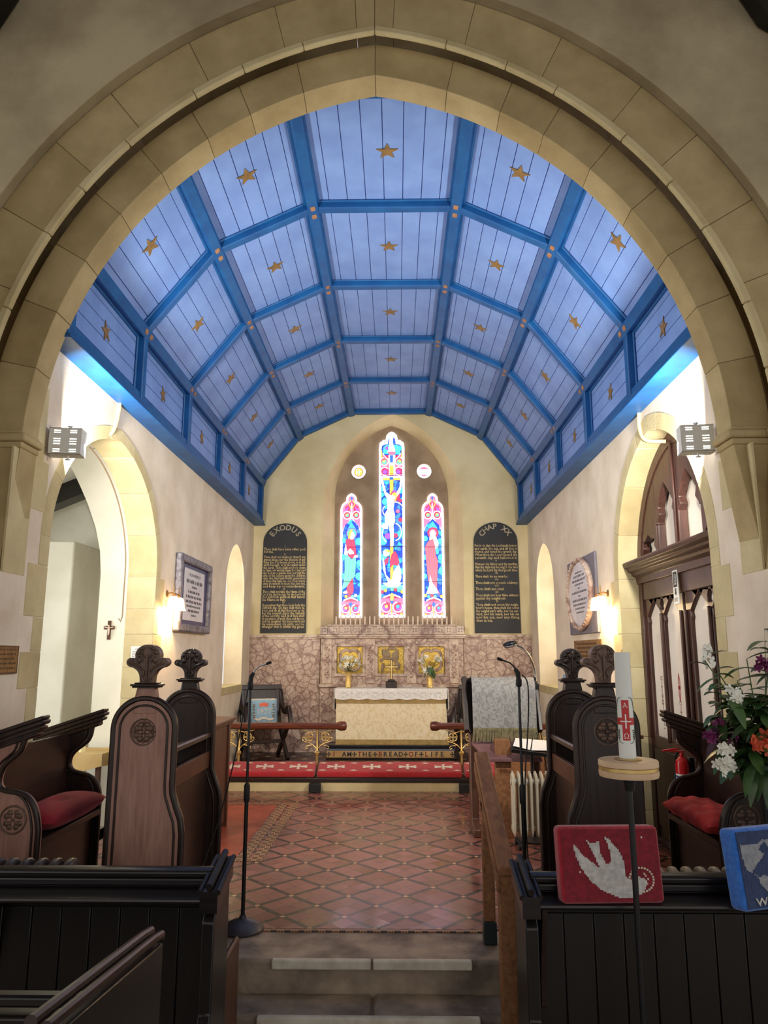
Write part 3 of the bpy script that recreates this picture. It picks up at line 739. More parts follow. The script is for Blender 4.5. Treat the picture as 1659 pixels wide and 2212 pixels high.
# light with the saint in green and red
g = base(LTOP, 287, 125); canopy(g, 287, 838, 1215, 102)
g.p(FD, [(185, 1240), (215, 1150), (287, 1085), (359, 1150), (389, 1240)]); g.p(CY, [(240, 1200), (287, 1120), (340, 1200)]); g.p(BL, [(200, 1190), (235, 1160), (230, 1210)])
for x, y, r in ((200, 1500, 34), (370, 1330, 40), (372, 1700, 40), (200, 1700, 34), (372, 1560, 30), (205, 1320, 28)): g.c(CY, x, y, r)
g.c(PU, 290, 1243, 60); g.c(GN, 290, 1243, 52); g.c(CY, 296, 1243, 34)
g.p(WH, [(232, 1330), (215, 1400), (210, 1460), (240, 1500), (262, 1500), (250, 1400)])
g.p(RD, [(225, 1320), (250, 1300), (315, 1305), (332, 1370), (342, 1470), (335, 1520), (260, 1500), (240, 1420)])
g.p(GN, [(240, 1470), (215, 1500), (218, 1640), (205, 1760), (188, 1845), (260, 1800), (330, 1700), (340, 1560), (338, 1500), (290, 1520)])
g.p(RD, [(232, 1890), (245, 1810), (305, 1720), (318, 1850), (300, 1895), (270, 1880)]); g.p(WH, [(195, 1870), (240, 1850), (250, 1880), (210, 1885)])
g.p(WH, [(243, 1440), (275, 1405), (312, 1440), (318, 1462), (270, 1470)]); g.p(WH, [(325, 1480), (365, 1482), (360, 1500), (310, 1508)])
g.c(WH, 292, 1268, 32, 44); g.p(OR, [(262, 1235), (280, 1205), (305, 1208), (285, 1235), (272, 1290), (250, 1310)])
for pts in ([(235, 1520), (228, 1780)], [(270, 1530), (250, 1780)], [(310, 1530), (290, 1740)], [(262, 1340), (268, 1400)], [(300, 1330), (318, 1440)]): g.line(LN, pts, 3.5)
for i in range(6): g.c((BL, OR, RD, GN, WH, CY)[i], 200 + i * 35, 1905 + (i % 2) * 10, 17)
g.p(WH, [(172, 2100), (172, 2010), (215, 1945), (287, 1918), (359, 1945), (402, 2010), (402, 2100)]); g.p(RD, [(186, 2120), (186, 2015), (222, 1960), (287, 1936), (352, 1960), (388, 2015), (388, 2120)])
scrolls(g, 287, 1965, 2122, 100); g.border(LTOP); saddle(g, 287, 125, ((1396, 6), (1762, 4))); finish(g, 'side_light')
# light with the saint in rose
g = base(RTOP, 1186, 125); canopy(g, 1186, 838, 1215, 102)
g.p(FD, [(1084, 1240), (1114, 1150), (1186, 1085), (1258, 1150), (1288, 1240)]); g.p(CY, [(1130, 1190), (1186, 1110), (1242, 1190)])
for x, y, r in ((1092, 1500, 28), (1275, 1500, 36), (1280, 1640, 36), (1092, 1700, 28), (1270, 1330, 34), (1100, 1300, 30)): g.c(CY, x, y, r)
g.c(RD, 1188, 1240, 60); g.c(PK, 1188, 1240, 44); g.c(WH, 1186, 1262, 32, 52)
g.p(WH, [(1150, 1280), (1222, 1280), (1248, 1350), (1240, 1450), (1205, 1460), (1150, 1330)]); g.p(CY, [(1210, 1420), (1245, 1390), (1250, 1460), (1225, 1475)])
g.p(RB, [(1135, 1330), (1185, 1305), (1205, 1370), (1215, 1470), (1240, 1540), (1230, 1700), (1225, 1830), (1265, 1905), (1200, 1870), (1130, 1750), (1112, 1560), (1100, 1390)])
g.p(WH, [(1150, 1690), (1180, 1780), (1220, 1830), (1240, 1880), (1130, 1890), (1105, 1890), (1140, 1800)])
g.c(LN, 1184, 1262, 13, 20); g.c(WH, 1184, 1262, 11, 18)
for pts in ([(1140, 1400), (1150, 1680)], [(1165, 1360), (1178, 1700)], [(1190, 1360), (1205, 1760)], [(1120, 1420), (1130, 1600)], [(1215, 1480), (1222, 1700)]): g.line(LN, pts, 3.5)
for i in range(6): g.c((OR, CY, RD, GN, BL, OR)[i], 1098 + i * 35, 1905 + (i % 2) * 10, 17)
g.p(WH, [(1071, 2100), (1071, 2010), (1114, 1945), (1186, 1918), (1258, 1945), (1301, 2010), (1301, 2100)]); g.p(RD, [(1085, 2120), (1085, 2015), (1121, 1960), (1186, 1936), (1251, 1960), (1287, 2015), (1287, 2120)])
scrolls(g, 1186, 1965, 2122, 100); g.border(RTOP); saddle(g, 1186, 125, ((1396, 6), (1762, 4))); finish(g, 'side_light')
for (x, y, r), warm in ((R1, True), (R2, False)):
    g = Glass(); g.c(WH, x, y, r + 3); g.c(PK, x, y, r * .62)
    if warm: g.c(OR, x, y, r * .56); g.line(WH, [(x - 22, y - 34), (x - 22, y + 34)], 8); g.line(WH, [(x + 6, y - 34), (x + 6, y + 34)], 8); g.line(WH, [(x - 22, y), (x + 30, y - 4)], 7)
    else: g.p(WH, [(x - 60, y - 12), (x - 30, y - 26), (x + 30, y - 26), (x + 60, y - 12), (x + 50, y + 34), (x - 50, y + 34)])
    finish(g, 'roundel')

# ------------------------------------------------------------ boarded ceiling
ceil_ = bpy.data.objects.new('ceiling', None); C.objects.link(ceil_); ceil_['kind'] = 'structure'; ceil_['label'] = 'pale blue boarded ceiling with blue ribs and gilt stars'
PROF = [(XC - 2.17, 3.80), (XC - 2.17, 4.45), (XC - 1.55, 5.26), (XC - .665, 5.685), (XC + .665, 5.685), (XC + 1.55, 5.26), (XC + 2.17, 4.45), (XC + 2.17, 3.80)]
RIBY = [4.68, 6.10, 7.56, 9.02, 10.48, 11.93]
Y0, Y1 = 4.58, 12.02
NB = [5, 7, 7, 8, 7, 7, 5]
ROWN = ['nearest the chancel arch', 'second from the chancel arch', 'third from the chancel arch', 'fourth from the chancel arch', 'over the altar']
FACN = ['upright frieze above the open arch', 'steep slope above the open arch', 'upper slope above the open arch', 'flat crown', 'upper slope above the door', 'steep slope above the door', 'upright frieze above the door']
for f in range(7):
    p0, p1 = Vector((PROF[f][0], 0, PROF[f][1])), Vector((PROF[f + 1][0], 0, PROF[f + 1][1]))
    u = (p1 - p0).normalized(); L = (p1 - p0).length; nn = Vector((u.z, 0, -u.x))       # towards the room
    M = frame(p0, u, (0, 1, 0), nn)
    b = B(); wd = L / NB[f]
    for i in range(NB[f]):
        a0, a1 = i * wd + .0035, (i + 1) * wd - .0035
        b.plate([(a0, Y0), (a1, Y0), (a1, Y1), (a0, Y1)], -.018, .0, M)
    b.plate([(0, Y0), (L, Y0), (L, Y1), (0, Y1)], -.03, -.012, M)
    ob('board_panel', b, SKYB, ceil_, weld=False)
    for r in range(5):
        yc = (RIBY[r] + RIBY[r + 1]) / 2 - (.1 if r == 4 else .0); k = 1.0
        q = B(); sh = star5(.088 if f in (0, 6) else .095, .40, pi)
        Ms = frame(p0 + u * (L / 2 + (.035 if f == 3 else 0)) + Vector((0, yc, 0)), u, (0, 1, 0), nn)
        q.plate(sh, .0, .008, Ms); ob('star', q, GILT, ceil_, smooth=0)
inner = [PROF[0]] + [None] * 6 + [PROF[-1]]
def profoff(d):
    out = []
    for i, p in enumerate(PROF):
        ns = []
        for a, c in ((i - 1, i), (i, i + 1)):
            if a < 0 or c > 7: continue
            u = (Vector(PROF[c]) - Vector(PROF[a])).normalized(); ns.append(Vector((u.y, -u.x)))
        q = sum(ns, Vector((0, 0))); q.normalize(); k = d / q.dot(ns[0]); out.append((p[0] + q.x * k, p[1] + q.y * k))
    return out
for y in RIBY:
    b = B(); o1 = profoff(.075); b.plate(PROF + o1[::-1], -y - .045, -y + .045, faceW())
    o2 = profoff(.02); b.plate(PROF + o2[::-1], -y - .065, -y + .065, faceW())
    ob('rib', b, BLUE, ceil_, bev=.012, weld=False)
for k in range(1, 7):
    p = Vector((PROF[k][0], 0, PROF[k][1])); o1 = profoff(1.0)[k]; nn = (Vector((o1[0], 0, o1[1])) - p).normalized(); u = Vector((0, 1, 0)).cross(nn) * -1
    M = frame(p, u, (0, 1, 0), nn); b = B()
    b.plate([(-.052, Y0), (.052, Y0), (.052, Y1), (-.052, Y1)], -.02, .095, M); b.plate([(-.075, Y0), (.075, Y0), (.075, Y1), (-.075, Y1)], -.03, .04, M)
    ob('purlin', b, BLUE, ceil_, bev=.014, weld=False)
    for y in RIBY[1:5]:
        for s_ in (-1, 1):
            q = B(); yy = y + s_ * .062; q.plate([(-.02, yy - .03), (.02, yy - .03), (.024, yy), (.02, yy + .03), (-.02, yy + .03), (-.024, yy)], .09, .101, M); ob('peg', q, PEG, ceil_, bev=.004)
for s_ in (-1, 1):
    b = B(); pr = [(2.25, 3.72), (2.06, 3.72), (2.06, 3.745), (2.085, 3.76), (2.085, 3.80), (2.11, 3.815), (2.11, 3.87), (2.17, 3.885), (2.25, 3.885)]
    b.plate([(XC + s_ * x, z) for x, z in pr], -Y1, -Y0, faceW()); ob('wall_plate', b, BLUE, ceil_, bev=.005)
# plaster gable infill over the ceiling is part of the east wall; side chapel beyond the open arch
b = B(); b.box(-6.2, -2.68, 3.2, 9.4, -.4, 0); struct('floor', b, STEP)
cx_ = -2.66
left = [(-3.06, 0), (-3.06, 2.45), (-3.085, 2.7), (-3.15, 2.95), (-3.25, 3.2), (-3.34, 3.38), (-3.43, 3.55), (-3.6, 3.8)]
b = B(); b.plate(left + [(cx_, 3.8), (cx_, 0)], -7.98, -7.6, faceW()); struct('wall_chapel', b, WHITEWASH)
b = B(); b.box(-6.2, -2.68, 9.0, 9.1, 0, 4.2); struct('wall_chapel', b, WHITEWASH)
b = B(); b.box(-3.95, -3.62, 8.2, 9.0, 0, 2.9); struct('wall_chapel', b, WHITEWASH, bev=.02)
b = B(); b.plate([(-3.2, 0), (-3.2, 4.2), (-5.2, 4.2), (-6.6, 4.2), (-6.6, 0), (-9.1, 0), (-9.1, 4.2), (-9.1, 4.3), (-3.2, 4.3)], 0, .2, frame((-5.4, 0, 0), (0, -1, 0), (0, 0, 1), (-1, 0, 0))); struct('wall_chapel', b, WHITEWASH)
b = B(); b.box(-5.4, -2.7, 3.2, 3.3, 0, 4.2); struct('wall_chapel', b, WHITEWASH)
b = B(); M = frame((-5.4, 0, 2.9), (.86, 0, .36), (0, 1, 0)); b.plate([(0, 3.2), (3.1, 3.2), (3.1, 9.1), (0, 9.1)], .0, .06, M); struct('ceiling', b, WHITEWASH)
b = B(); b.plate([(0, 8.2), (3.0, 8.2), (3.0, 8.42), (0, 8.42)], -.2, -.001, M); struct('beam', b, PEWB)
# the chapel's daylit window, beyond the edge of the arch
fr = B(); fr.plate([(5.0, .5), (6.8, .5), (6.8, 2.6), (5.0, 2.6)], 0, .06, faceN(-5.39), holes=[[(5.1, .6), (5.86, .6), (5.86, 2.5), (5.1, 2.5)], [(5.94, .6), (6.7, .6), (6.7, 2.5), (5.94, 2.5)]])
w4 = struct('window_4', fr, WHITE, bev=.01)
pn = B(); pn.box(-5.38, -5.36, 5.08, 6.72, .58, 2.52); ob('pane', pn, glow('daylit_glass', (.93, .97, 1, 1), CHAPEL_K), w4)
# ------------------------------------------------------------ door screen in the arch of the door wall
PX = SX + .20                 # face of the screen
door = bpy.data.objects.new('door_1', None); C.objects.link(door); door['kind'] = 'structure'; door['label'] = 'dark oak traceried door screen with arched fanlight'
fd = faceS(PX); DC, DH = DS
Fd = lambda L: [(-y, z) for y, z in L]
def bar(b, y0, y1, z0, z1, d0, d1): b.plate([(-y1, z0), (-y0, z0), (-y0, z1), (-y1, z1)], d0, d1, fd)
zt = 2.44                     # transom
# arched frame
b = B(); b.plate(Fd(gothic(DC, DH + .02, 0, 2.35, 1.17, 0, 24)), -.09, .02, fd, holes=[Fd(gothic(DC, DH - .10, .02, 2.35, 1.17 - .12, 0, 24))])
ob('frame', b, SCREENW, door)
# fanlight: white panes behind, mullions and cusped lancet heads in front
b = B(); b.plate(Fd(gothic(DC, DH - .05, .1, 2.35, 1.12, 0, 24)), -.10, -.075, fd); ob('pane', b, DOORPANE, door)
b = B(); bar(b, DC - .05, DC + .05, zt, 3.46, -.07, .012); bar(b, DC - .02, DC + .02, zt, 3.42, .012, .03)
ob('mullion', b, SCREENW, door, bev=.012)
for q, top in ((-.5, 3.16), (.5, 3.16)):
    b = B(); y = DC + q * DH * .94; bar(b, y - .026, y + .026, zt, top, -.07, .0); ob('mullion', b, SCREENW, door, bev=.01)
def lancet_head(y0, y1, z0, zsp, ztop, d0, d1, top_poly):
    """board with a cusped pointed opening, filling up to top_poly"""
    c, h = (y0 + y1) / 2, (y1 - y0) / 2 - .02
    hole = [(c - h, z0), (c - h, zsp), (c - h * .72, zsp + h * .35), (c - h * .92, zsp + h * .75), (c - h * .62, zsp + h * 1.45), (c, zsp + h * 2.3), (c + h * .62, zsp + h * 1.45), (c + h * .92, zsp + h * .75), (c + h * .72, zsp + h * .35), (c + h, zsp), (c + h, z0)]
    return hole
lim = gothic(DC, DH - .06, 2.35, 2.35, 1.1, 0, 40)[1:-1]
def ztop_at(y): 
    return min((abs(p[0] - y), p[1]) for p in lim)[1]
qy = [DC - DH + .10, DC - DH * .47, DC, DC + DH * .47, DC + DH - .10]
for i in range(4):
    ya, yb = qy[i], qy[i + 1]; zs = [ztop_at(ya + (yb - ya) * k / 8) for k in range(9)]
    base_ = min(zs[0], zs[-1]); zsp = 2.80 if i in (1, 2) else 2.56
    h = (yb - ya) / 2 - .035; c = (ya + yb) / 2
    pk = zsp + (.32 if i in (1, 2) else .17)
    ope = [(c - h, zsp - .02), (c - h, zsp), (c - h * .7, zsp + h * .3), (c - h * .85, zsp + h * .6), (c - h * .45, zsp + (pk - zsp) * .72), (c, pk), (c + h * .45, zsp + (pk - zsp) * .72), (c + h * .85, zsp + h * .6), (c + h * .7, zsp + h * .3), (c + h, zsp), (c + h, zsp - .02)]
    topl = [(ya + (yb - ya) * k / 8, max(z, zsp + .01)) for k, z in enumerate(zs)]
    poly = [(ya, zsp - .02)] + ope + [(yb, zsp - .02)] + topl[::-1]
    b = B(); b.plate(Fd(poly), -.06, .01, fd); ob('tracery', b, SCREENW, door, bev=.008)
# cornice over the doors
b = B(); pr = [(-.05, 2.30), (.035, 2.30), (.04, 2.36), (.075, 2.38), (.085, 2.405), (.115, 2.42), (.125, 2.445), (.155, 2.46), (.165, 2.49), (.155, 2.505), (-.05, 2.515)]
b.plate([(PX - d, z) for d, z in pr], -(DC + DH + .0), -(DC - DH - .0), faceW()); ob('cornice', b, SCREENW, door, bev=.004)
b = B(); bar(b, DC - DH, DC + DH, 2.14, 2.32, -.06, .012); ob('rail', b, SCREENW, door, bev=.01)
# two leaves: stiles, four lights each with a pointed head and a trefoil between
for s_ in (-1, 1):
    ya, yb = (DC - DH + .06, DC - .02) if s_ < 0 else (DC + .02, DC + DH - .06)
    leaf = B(); n = 2; wd = (yb - ya - .14) / 2; holes = []
    for i in range(2):
        l0 = ya + .07 + i * wd + .022; l1 = ya + .07 + (i + 1) * wd - .022; c = (l0 + l1) / 2; h = (l1 - l0) / 2
        holes.append(Fd([(l0, .92), (l0, 1.90), (l0 + h * .1, 1.94), (l0 - h * .0, 1.98), (c - h * .55, 2.05), (c, 2.13), (c + h * .55, 2.05), (l1, 1.98), (l1 - h * .1, 1.94), (l1, 1.90), (l1, .92)]))
    cm = (ya + yb) / 2
    tre = []
    for k in range(3): tre += [(cm + .028 * cos(a) + .026 * cos(pi / 2 + 2 * pi * k / 3), 2.075 + .028 * sin(a) + .026 * sin(pi / 2 + 2 * pi * k / 3)) for a in [pi / 2 + 2 * pi * k / 3 + t for t in (-1.25, -.6, 0, .6, 1.25)]]
    leaf.plate(Fd([(ya, .05), (yb, .05), (yb, 2.16), (ya, 2.16)]), -.05, 0, fd, holes=holes + [Fd(tre)]); lf = ob('leaf', leaf, SCREENW, door, bev=.01)
    for i in range(2):
        l0 = ya + .07 + i * wd; st = B(); 
        pn = B(); pn.plate(Fd([(l0 + .01, .90), (l0 + wd - .01, .90), (l0 + wd - .01, 2.10), (l0 + .01, 2.10)]), -.042, -.032, fd); pnl = ob('pane', pn, DOORPANE, lf)
    mol = B(); 
    for y in (ya + .03, yb - .03, cm): mol.plate(Fd([(y - .012, .9), (y + .012, .9), (y + .012, 2.0), (y - .012, 2.0)]), 0, .028, fd)
    ob('moulding', mol, SCREENW, lf, bev=.008)
    low = B(); low.plate(Fd([(ya + .07, .16), (yb - .07, .16), (yb - .07, .82), (ya + .07, .82)]), 0, .012, fd); ob('lower_panel', low, SCREENW, lf, bev=.006)
# coloured marks on the panes nearest the altar
R_ = random.Random(4)
DY1 = DC + DH - .06; wdp = (DH - .08 - .14) / 2
for i, (yy, zz, red) in enumerate(((DC + .09 + wdp * 1.55, 1.33, False), (DC + .09 + wdp * 1.55, 1.12, False), (DC + .09 + wdp * .55, 1.37, True), (DC + .09 + wdp * .55, 1.14, False))):
    t = B(); M = faceS(PX + .032, 0, 0); u = -yy
    def ln(pts, wd=.004, d=.002):
        P = [Vector(p) for p in pts]
        for a, c in zip(P, P[1:]):
            e = (c - a).normalized(); nn = Vector((-e.y, e.x)) * wd; t.flat([(u + q.x, zz + q.y) for q in (a - nn, c - nn, c + nn, a + nn)], d, M)
    if red:
        ln([(0, -.11), (0, .11)], .005); ln([(-.022, 0), (.022, 0)], .014); ln([(0, .12), (-.022, .05), (-.022, -.05), (0, -.12), (.022, -.05), (.022, .05), (0, .12)], .003)
        m_ = mat('red_transfer', rgb(170, 36, 44), None, rough=.5)
    else:
        ln([(0, -.10), (0, .08)], .004); ln([(-.02, .03), (.02, .03)], .005); ln([(-.022, -.04), (-.008, -.06), (.008, -.06), (.022, -.04)], .003); ln([(-.018, .09), (.018, .09), (.018, .12), (-.018, .12), (-.018, .09)], .003); ln([(-.012, -.12), (.012, -.12)], .006)
        m_ = mat('brown_transfer', rgb(150, 104, 96), None, rough=.5)
    tag(ob('window_transfer', t, m_, smooth=0), ['faint brown chalice transfer, upper one on the light beside the door edge', 'faint brown cross transfer, lower one on the light beside the door edge', 'red and brown pointed oval transfer with a cross on the door glass', 'small brown transfer below the red oval one on the door glass'][i], 'sticker', 'transfers on the door glass')
# exit sign hung on the meeting stiles
t = thing('exit_sign', 'white sign with running man and arrow hung under the door cornice', 'sign', (PX - .03, DC + .06, 2.19))
b = B(); M = faceS(0); b.plate([(-.055, -.14), (.055, -.14), (.055, .14), (-.055, .14)], 0, .008, M); ob('plate', b, WHITE, t, bev=.002)
b = B()
b.plate([(-.04, .0), (.04, .0), (.04, .125), (-.04, .125)], .008, .0095, M, holes=[[(-.022, .02), (.022, .02), (.022, .105), (-.022, .105)]])
b.flat(circle(.0, .092, .010, 12), .0105, M); b.flat([(-.012, .078), (.012, .078), (.006, .045), (-.006, .045)], .0105, M); b.flat([(-.004, .05), (-.018, .03), (-.012, .026), (.004, .046)], .0105, M); b.flat([(.0, .048), (.014, .028), (.02, .03), (.008, .052)], .0105, M)
b.flat([(-.012, -.01), (.012, -.01), (.012, -.045), (.024, -.045), (0, -.07), (-.024, -.045), (-.012, -.045)], .0105, M)
b.text('EXIT', .045, M @ Matrix.Translation((0, -.105, 0)), .075, .0105); ob('pictogram', b, INK, t, smooth=0)

# ------------------------------------------------------------ fire extinguisher on the door
t = thing('fire_extinguisher', 'red fire extinguisher hung on the door panel behind the seat end', 'fire extinguisher', (PX - .085, 6.17, .585))
b = B(); b.lathe([(.045, 0), (.052, .008), (.052, .20), (.046, .235), (.026, .255), (.016, .262), (.016, .275)]); ob('cylinder', b, REDP, t)
b = B(); b.lathe([(.0525, .05), (.0528, .05), (.0528, .135), (.0525, .135)], n=28); lab = ob('paper_label', b, WHITE, t)
b = B(); 
for z, h_ in ((.065, .01), (.085, .014), (.108, .016)): b.lathe([(.0530, z), (.0532, z), (.0532, z + h_), (.0530, z + h_)], n=28)
ob('printing', b, mat('label_print', rgb(60, 70, 120), None, rough=.5), lab)
b = B(); b.cyl((0, 0, .27), (0, 0, .30), .018, .014); b.box(-.10, .02, -.012, .012, .298, .308); b.box(-.11, .02, -.012, .012, .318, .33, Matrix.Rotation(-.12, 4, 'Y')); ob('valve_handle', b, REDP, t, bev=.003)
b = B(); b.tube([(0, .014, .285), (.0, .06, .30), (-.02, .085, .25), (-.03, .075, .17), (-.04, .06, .10)], .008); b.cyl((-.04, .06, .10), (-.045, .056, .05), .011, .014); ob('hose', b, RUBBER, t)
b = B(); b.box(.045, .084, -.03, .03, .12, .26); ob('bracket', b, BLACK, t, bev=.003)

# ------------------------------------------------------------ tablets on the east wall
def commandments(name, xc, z0, z1, wd, label, head, lines, gaps, ang0):
    t = thing(name, label, 'tablet', (xc, 12.0 - .001, z0))
    hw = wd / 2; H = z1 - z0; M = faceW()
    b = B(); sp = H - hw * .86; b.plate([(-hw, 0), (hw, 0)] + [(x, z) for x, z in arc(0, sp, hw * .97, 0, pi, 24, hw * .86)], .0, .022, M)
    ob('board', b, LEADW, t, bev=.004)
    b = B(); n = len(head)
    for i, ch in enumerate(head):
        if ch == ' ': continue
        a = radians(ang0[0] + (ang0[1] - ang0[0]) * i / (n - 1)); r = hw * .66
        Mr = M @ Matrix.Translation((r * 1.05 * cos(a), sp + r * 1.0 * sin(a), 0)) @ Matrix.Rotation(a - pi / 2, 4, 'Z')
        b.text(ch, .125, Mr, None, .023, bold=.02)
    ob('heading', b, GREYTXT, t, smooth=0)
    b = B(); z = sp - .07; pitch = (sp - .07 - gaps) / (len(lines) - 1)
    for tx in lines:
        if len(tx) <= 4 and tx == tx.upper(): b.text(tx, .05, M @ Matrix.Translation((0, z, 0)), None, .023, res=1)
        else:
            full = len(tx) > 24; b.text(tx, .062, M @ Matrix.Translation((-hw + .025, z, 0)), (wd - .05) if full else (wd - .05) * len(tx) / 31, .023, 'LEFT', res=1, bold=.012)
        z -= pitch
    ob('lettering', b, GOLDTXT, t, smooth=0)
commandments('commandment_tablet', -1.822, 1.972, 3.756, .735, 'round-headed black tablet headed EXODUS in gold letters', 'EXODUS',
  ['I', 'Thou shalt have none other gods', 'but me.', 'II', 'Thou shalt not make to thyself any', 'graven image nor the likeness of any', 'thing that is in heaven above, or in the', 'earth beneath, or in the water under', 'the earth. Thou shalt not bow down',
   'to them, nor worship them: for I the Lord', 'thy God am a jealous God, and visit the', 'sins of the fathers upon the children', 'unto the third and fourth generation', 'of them that hate me, and shew mercy', 'unto thousands in them that love me,', 'and keep my commandments.', 'III',
   'Thou shalt not take the Name of the', 'Lord thy God in vain: for the Lord will', 'not hold him guiltless that taketh', 'his Name in vain.', 'IV', 'Remember that thou keep holy the', 'Sabbath day. Six days shalt thou la-', 'bour, and do all that thou hast to do;', 'but the seventh day is the Sabbath',
   'of the Lord thy God. In it thou shalt', 'do no manner of work, thou, and thy son,', 'and thy daughter, thy manservant and', 'thy maidservant, thy cattle, and the', 'stranger that is within thy gates.'], .10, (146, 34))
commandments('commandment_tablet.001', 1.616, 1.970, 3.765, .735, 'round-headed black tablet headed CHAP XX in gold letters', 'CHAP XX',
  ['For in six days the Lord made heaven', 'and earth, the sea, and all that in', 'them is, and rested the seventh day.', 'Wherefore the Lord blessed the', 'seventh day and hallowed it.', 'V', 'Honour thy father and thy mother', 'that thy days may be long in the land', 'which the Lord thy God giveth thee.', 'VI',
   'Thou shalt do no murder.', 'VII', 'Thou shalt not commit adultery.', 'VIII', 'Thou shalt not steal.', 'IX', 'Thou shalt not bear false witness', 'against thy neighbour.', 'X', 'Thou shalt not covet thy neigh-', "bour's house, thou shalt not covet", "thy neighbour's wife, nor his ser-", 'vant, nor his maid, nor his ox', 'nor his ass, nor any thing', 'that is his.'], .20, (148, 36))

# ------------------------------------------------------------ memorials and fittings on the side walls
R_ = random.Random(11)
t = thing('memorial_tablet', 'framed memorial with a white panel on a dark blue mount, beside the wall lamp', 'memorial', (NX, 8.42, 1.88))
M = faceN()
b = B(); o_ = [(-.66, 0), (.66, 0), (.66, .83), (-.66, .83)]; b.plate(o_, .0, .075, M, holes=[inset(o_, .085)]); ob('frame', b, PEWTER, t, bev=.018)
b = B(); b.plate(inset(o_, .07), .004, .03, M); ob('mount', b, NAVY, t)
b = B(); b.plate([(-.42, .13), (.42, .13), (.42, .70), (-.42, .70)], .03, .038, M); pl = ob('inscription_panel', b, MARBLEW, t, bev=.003)
b = B(); b.text('IN LOVING MEMORY OF', .05, M @ Matrix.Translation((0, .635, 0)), .46, .039)
for i, (z, h_, wd) in enumerate(((.565, .045, .66), (.505, .026, .22), (.45, .032, .5), (.395, .032, .66), (.34, .032, .66), (.29, .026, .6), (.24, .03, .46), (.19, .022, .2))): words_strip(b, 0, z, wd, h_, M, .039, R_)
ob('lettering', b, INK, pl, smooth=0)
t = thing('oval_memorial', 'oval white marble memorial in a raised wreath on a slate slab', 'memorial', (SX, 8.53, 1.87))
M = faceS()
b = B(); b.plate([(-.63, 0), (.63, 0), (.63, .86), (-.63, .86)], 0, .03, M); ob('slab', b, SLATE, t, bev=.006)
b = B(); b.plate(circle(0, .45, .50, 40, .37), .03, .05, M); pl = ob('oval_panel', b, MARBLEW, t, bev=.004)
b = B(); pts = [(x, z, .05) for x, z in circle(0, .45, .525, 48, .39)]; b.tube(pts, .03, 8, M, closed=True)
for i in range(44):
    a = 2 * pi * i / 44; b.ell((.525 * cos(a), .45 + .39 * sin(a), .075), (.026, .022, .014), M, 8, 5)
ob('wreath', b, MARBLEP, t)
b = B()
for z, h_, wd in ((.70, .022, .3), (.66, .03, .5), (.61, .03, .62), (.565, .022, .4), (.52, .02, .1), (.475, .026, .7), (.43, .02, .1), (.385, .03, .66), (.335, .026, .6), (.29, .022, .46), (.245, .022, .36)): words_strip(b, 0, z, wd, h_, M, .0515, R_)
ob('lettering', b, INKL, pl, smooth=0)
t = thing('brass_memorial_plate', 'brown brass plate mounted below the oval memorial', 'plaque', (SX, 8.47, 1.56)); M = faceS()
b = B(); b.plate([(-.6, 0), (.6, 0), (.6, .24), (-.6, .24)], 0, .012, M); ob('plate', b, OLDBRASS, t, bev=.003)
b = B()
for z in (.20, .155, .11, .065): words_strip(b, 0, z, .9, .022, M, .013, R_)
ob('lettering', b, mat('etched_brass', rgb(70, 50, 28), None, rough=.6), t, smooth=0)
t = thing('brass_plaque', 'small engraved brass plaque on the pier beside the open arch', 'plaque', (NX, 4.475, 1.53)); M = faceN()
b = B(); b.plate([(-.14, 0), (.13, 0), (.13, .168), (-.14, .168)], .004, .014, M); ob('plate', b, OLDBRASS, t, bev=.003)
b = B()
for z in (.145, .118, .091, .064, .036): words_strip(b, 0, z, .2, .014, M, .0145, R_)
b.plate([(-.135, .005), (.125, .005), (.125, .163), (-.135, .163)], .014, .0148, M, holes=[[(-.13, .01), (.12, .01), (.12, .158), (-.13, .158)]])
ob('lettering', b, mat('etched_brass_dark', rgb(62, 44, 26), None, rough=.6), t, smooth=0)
t = thing('paper_notice', 'white paper notice pinned to the arch jamb behind the carved finial', 'notice', (-2.44, DN[0] + DN[1] - .012, 1.595)); M = faceW()
b = B(); b.plate([(-.095, 0), (.095, 0), (.095, .125), (-.095, .125)], .001, .003, M); ob('sheet', b, PAPER, t)
b = B(); b.text('QUIET MOMENTS', .018, M @ Matrix.Translation((0, .098, 0)), .11, .0035)
for z in (.074, .06, .044, .03): words_strip(b, 0, z, .16, .007, M, .0035, R_)
ob('lettering', b, INK, t, smooth=0)
t = thing('wall_crucifix', 'small wooden crucifix on the white chapel wall', 'crucifix', (-2.93, 7.6, 1.79)); M = faceW()
b = B(); b.box(-.017, .017, -.014, 0, 0, .19); b.box(-.055, .055, -.0145, 0, .105, .137); ob('cross', b, OAKM, t, bev=.003)
b = B(); b.tube([(0, -.02, .045), (.004, -.026, .075), (0, -.022, .105), (0, -.022, .125)], [.006, .009, .011, .008], 8); b.ell((0, -.024, .138), (.009, .009, .011)); b.tube([(-.045, -.018, .126), (-.02, -.02, .120), (0, -.022, .118), (.02, -.02, .120), (.045, -.018, .126)], .005, 8)
ob('figure', b, WAX, t)
# blue leaflet on the wall with the door, beyond the lectern
t = B(); M = faceS(SX, 9.72, 1.27); t.plate([(-.07, 0), (.07, 0), (.07, .12), (-.07, .12)], .001, .004, M); t.mi = 1; t.plate([(-.05, .02), (.05, .02), (.05, .05), (-.05, .05)], .004, .0045, M)
tag(ob('wall_leaflet', t, [mat('pale_blue_card', rgb(150, 186, 214), None, rough=.6), WHITE]), 'pale blue card stuck on the wall above the window ledge', 'notice')

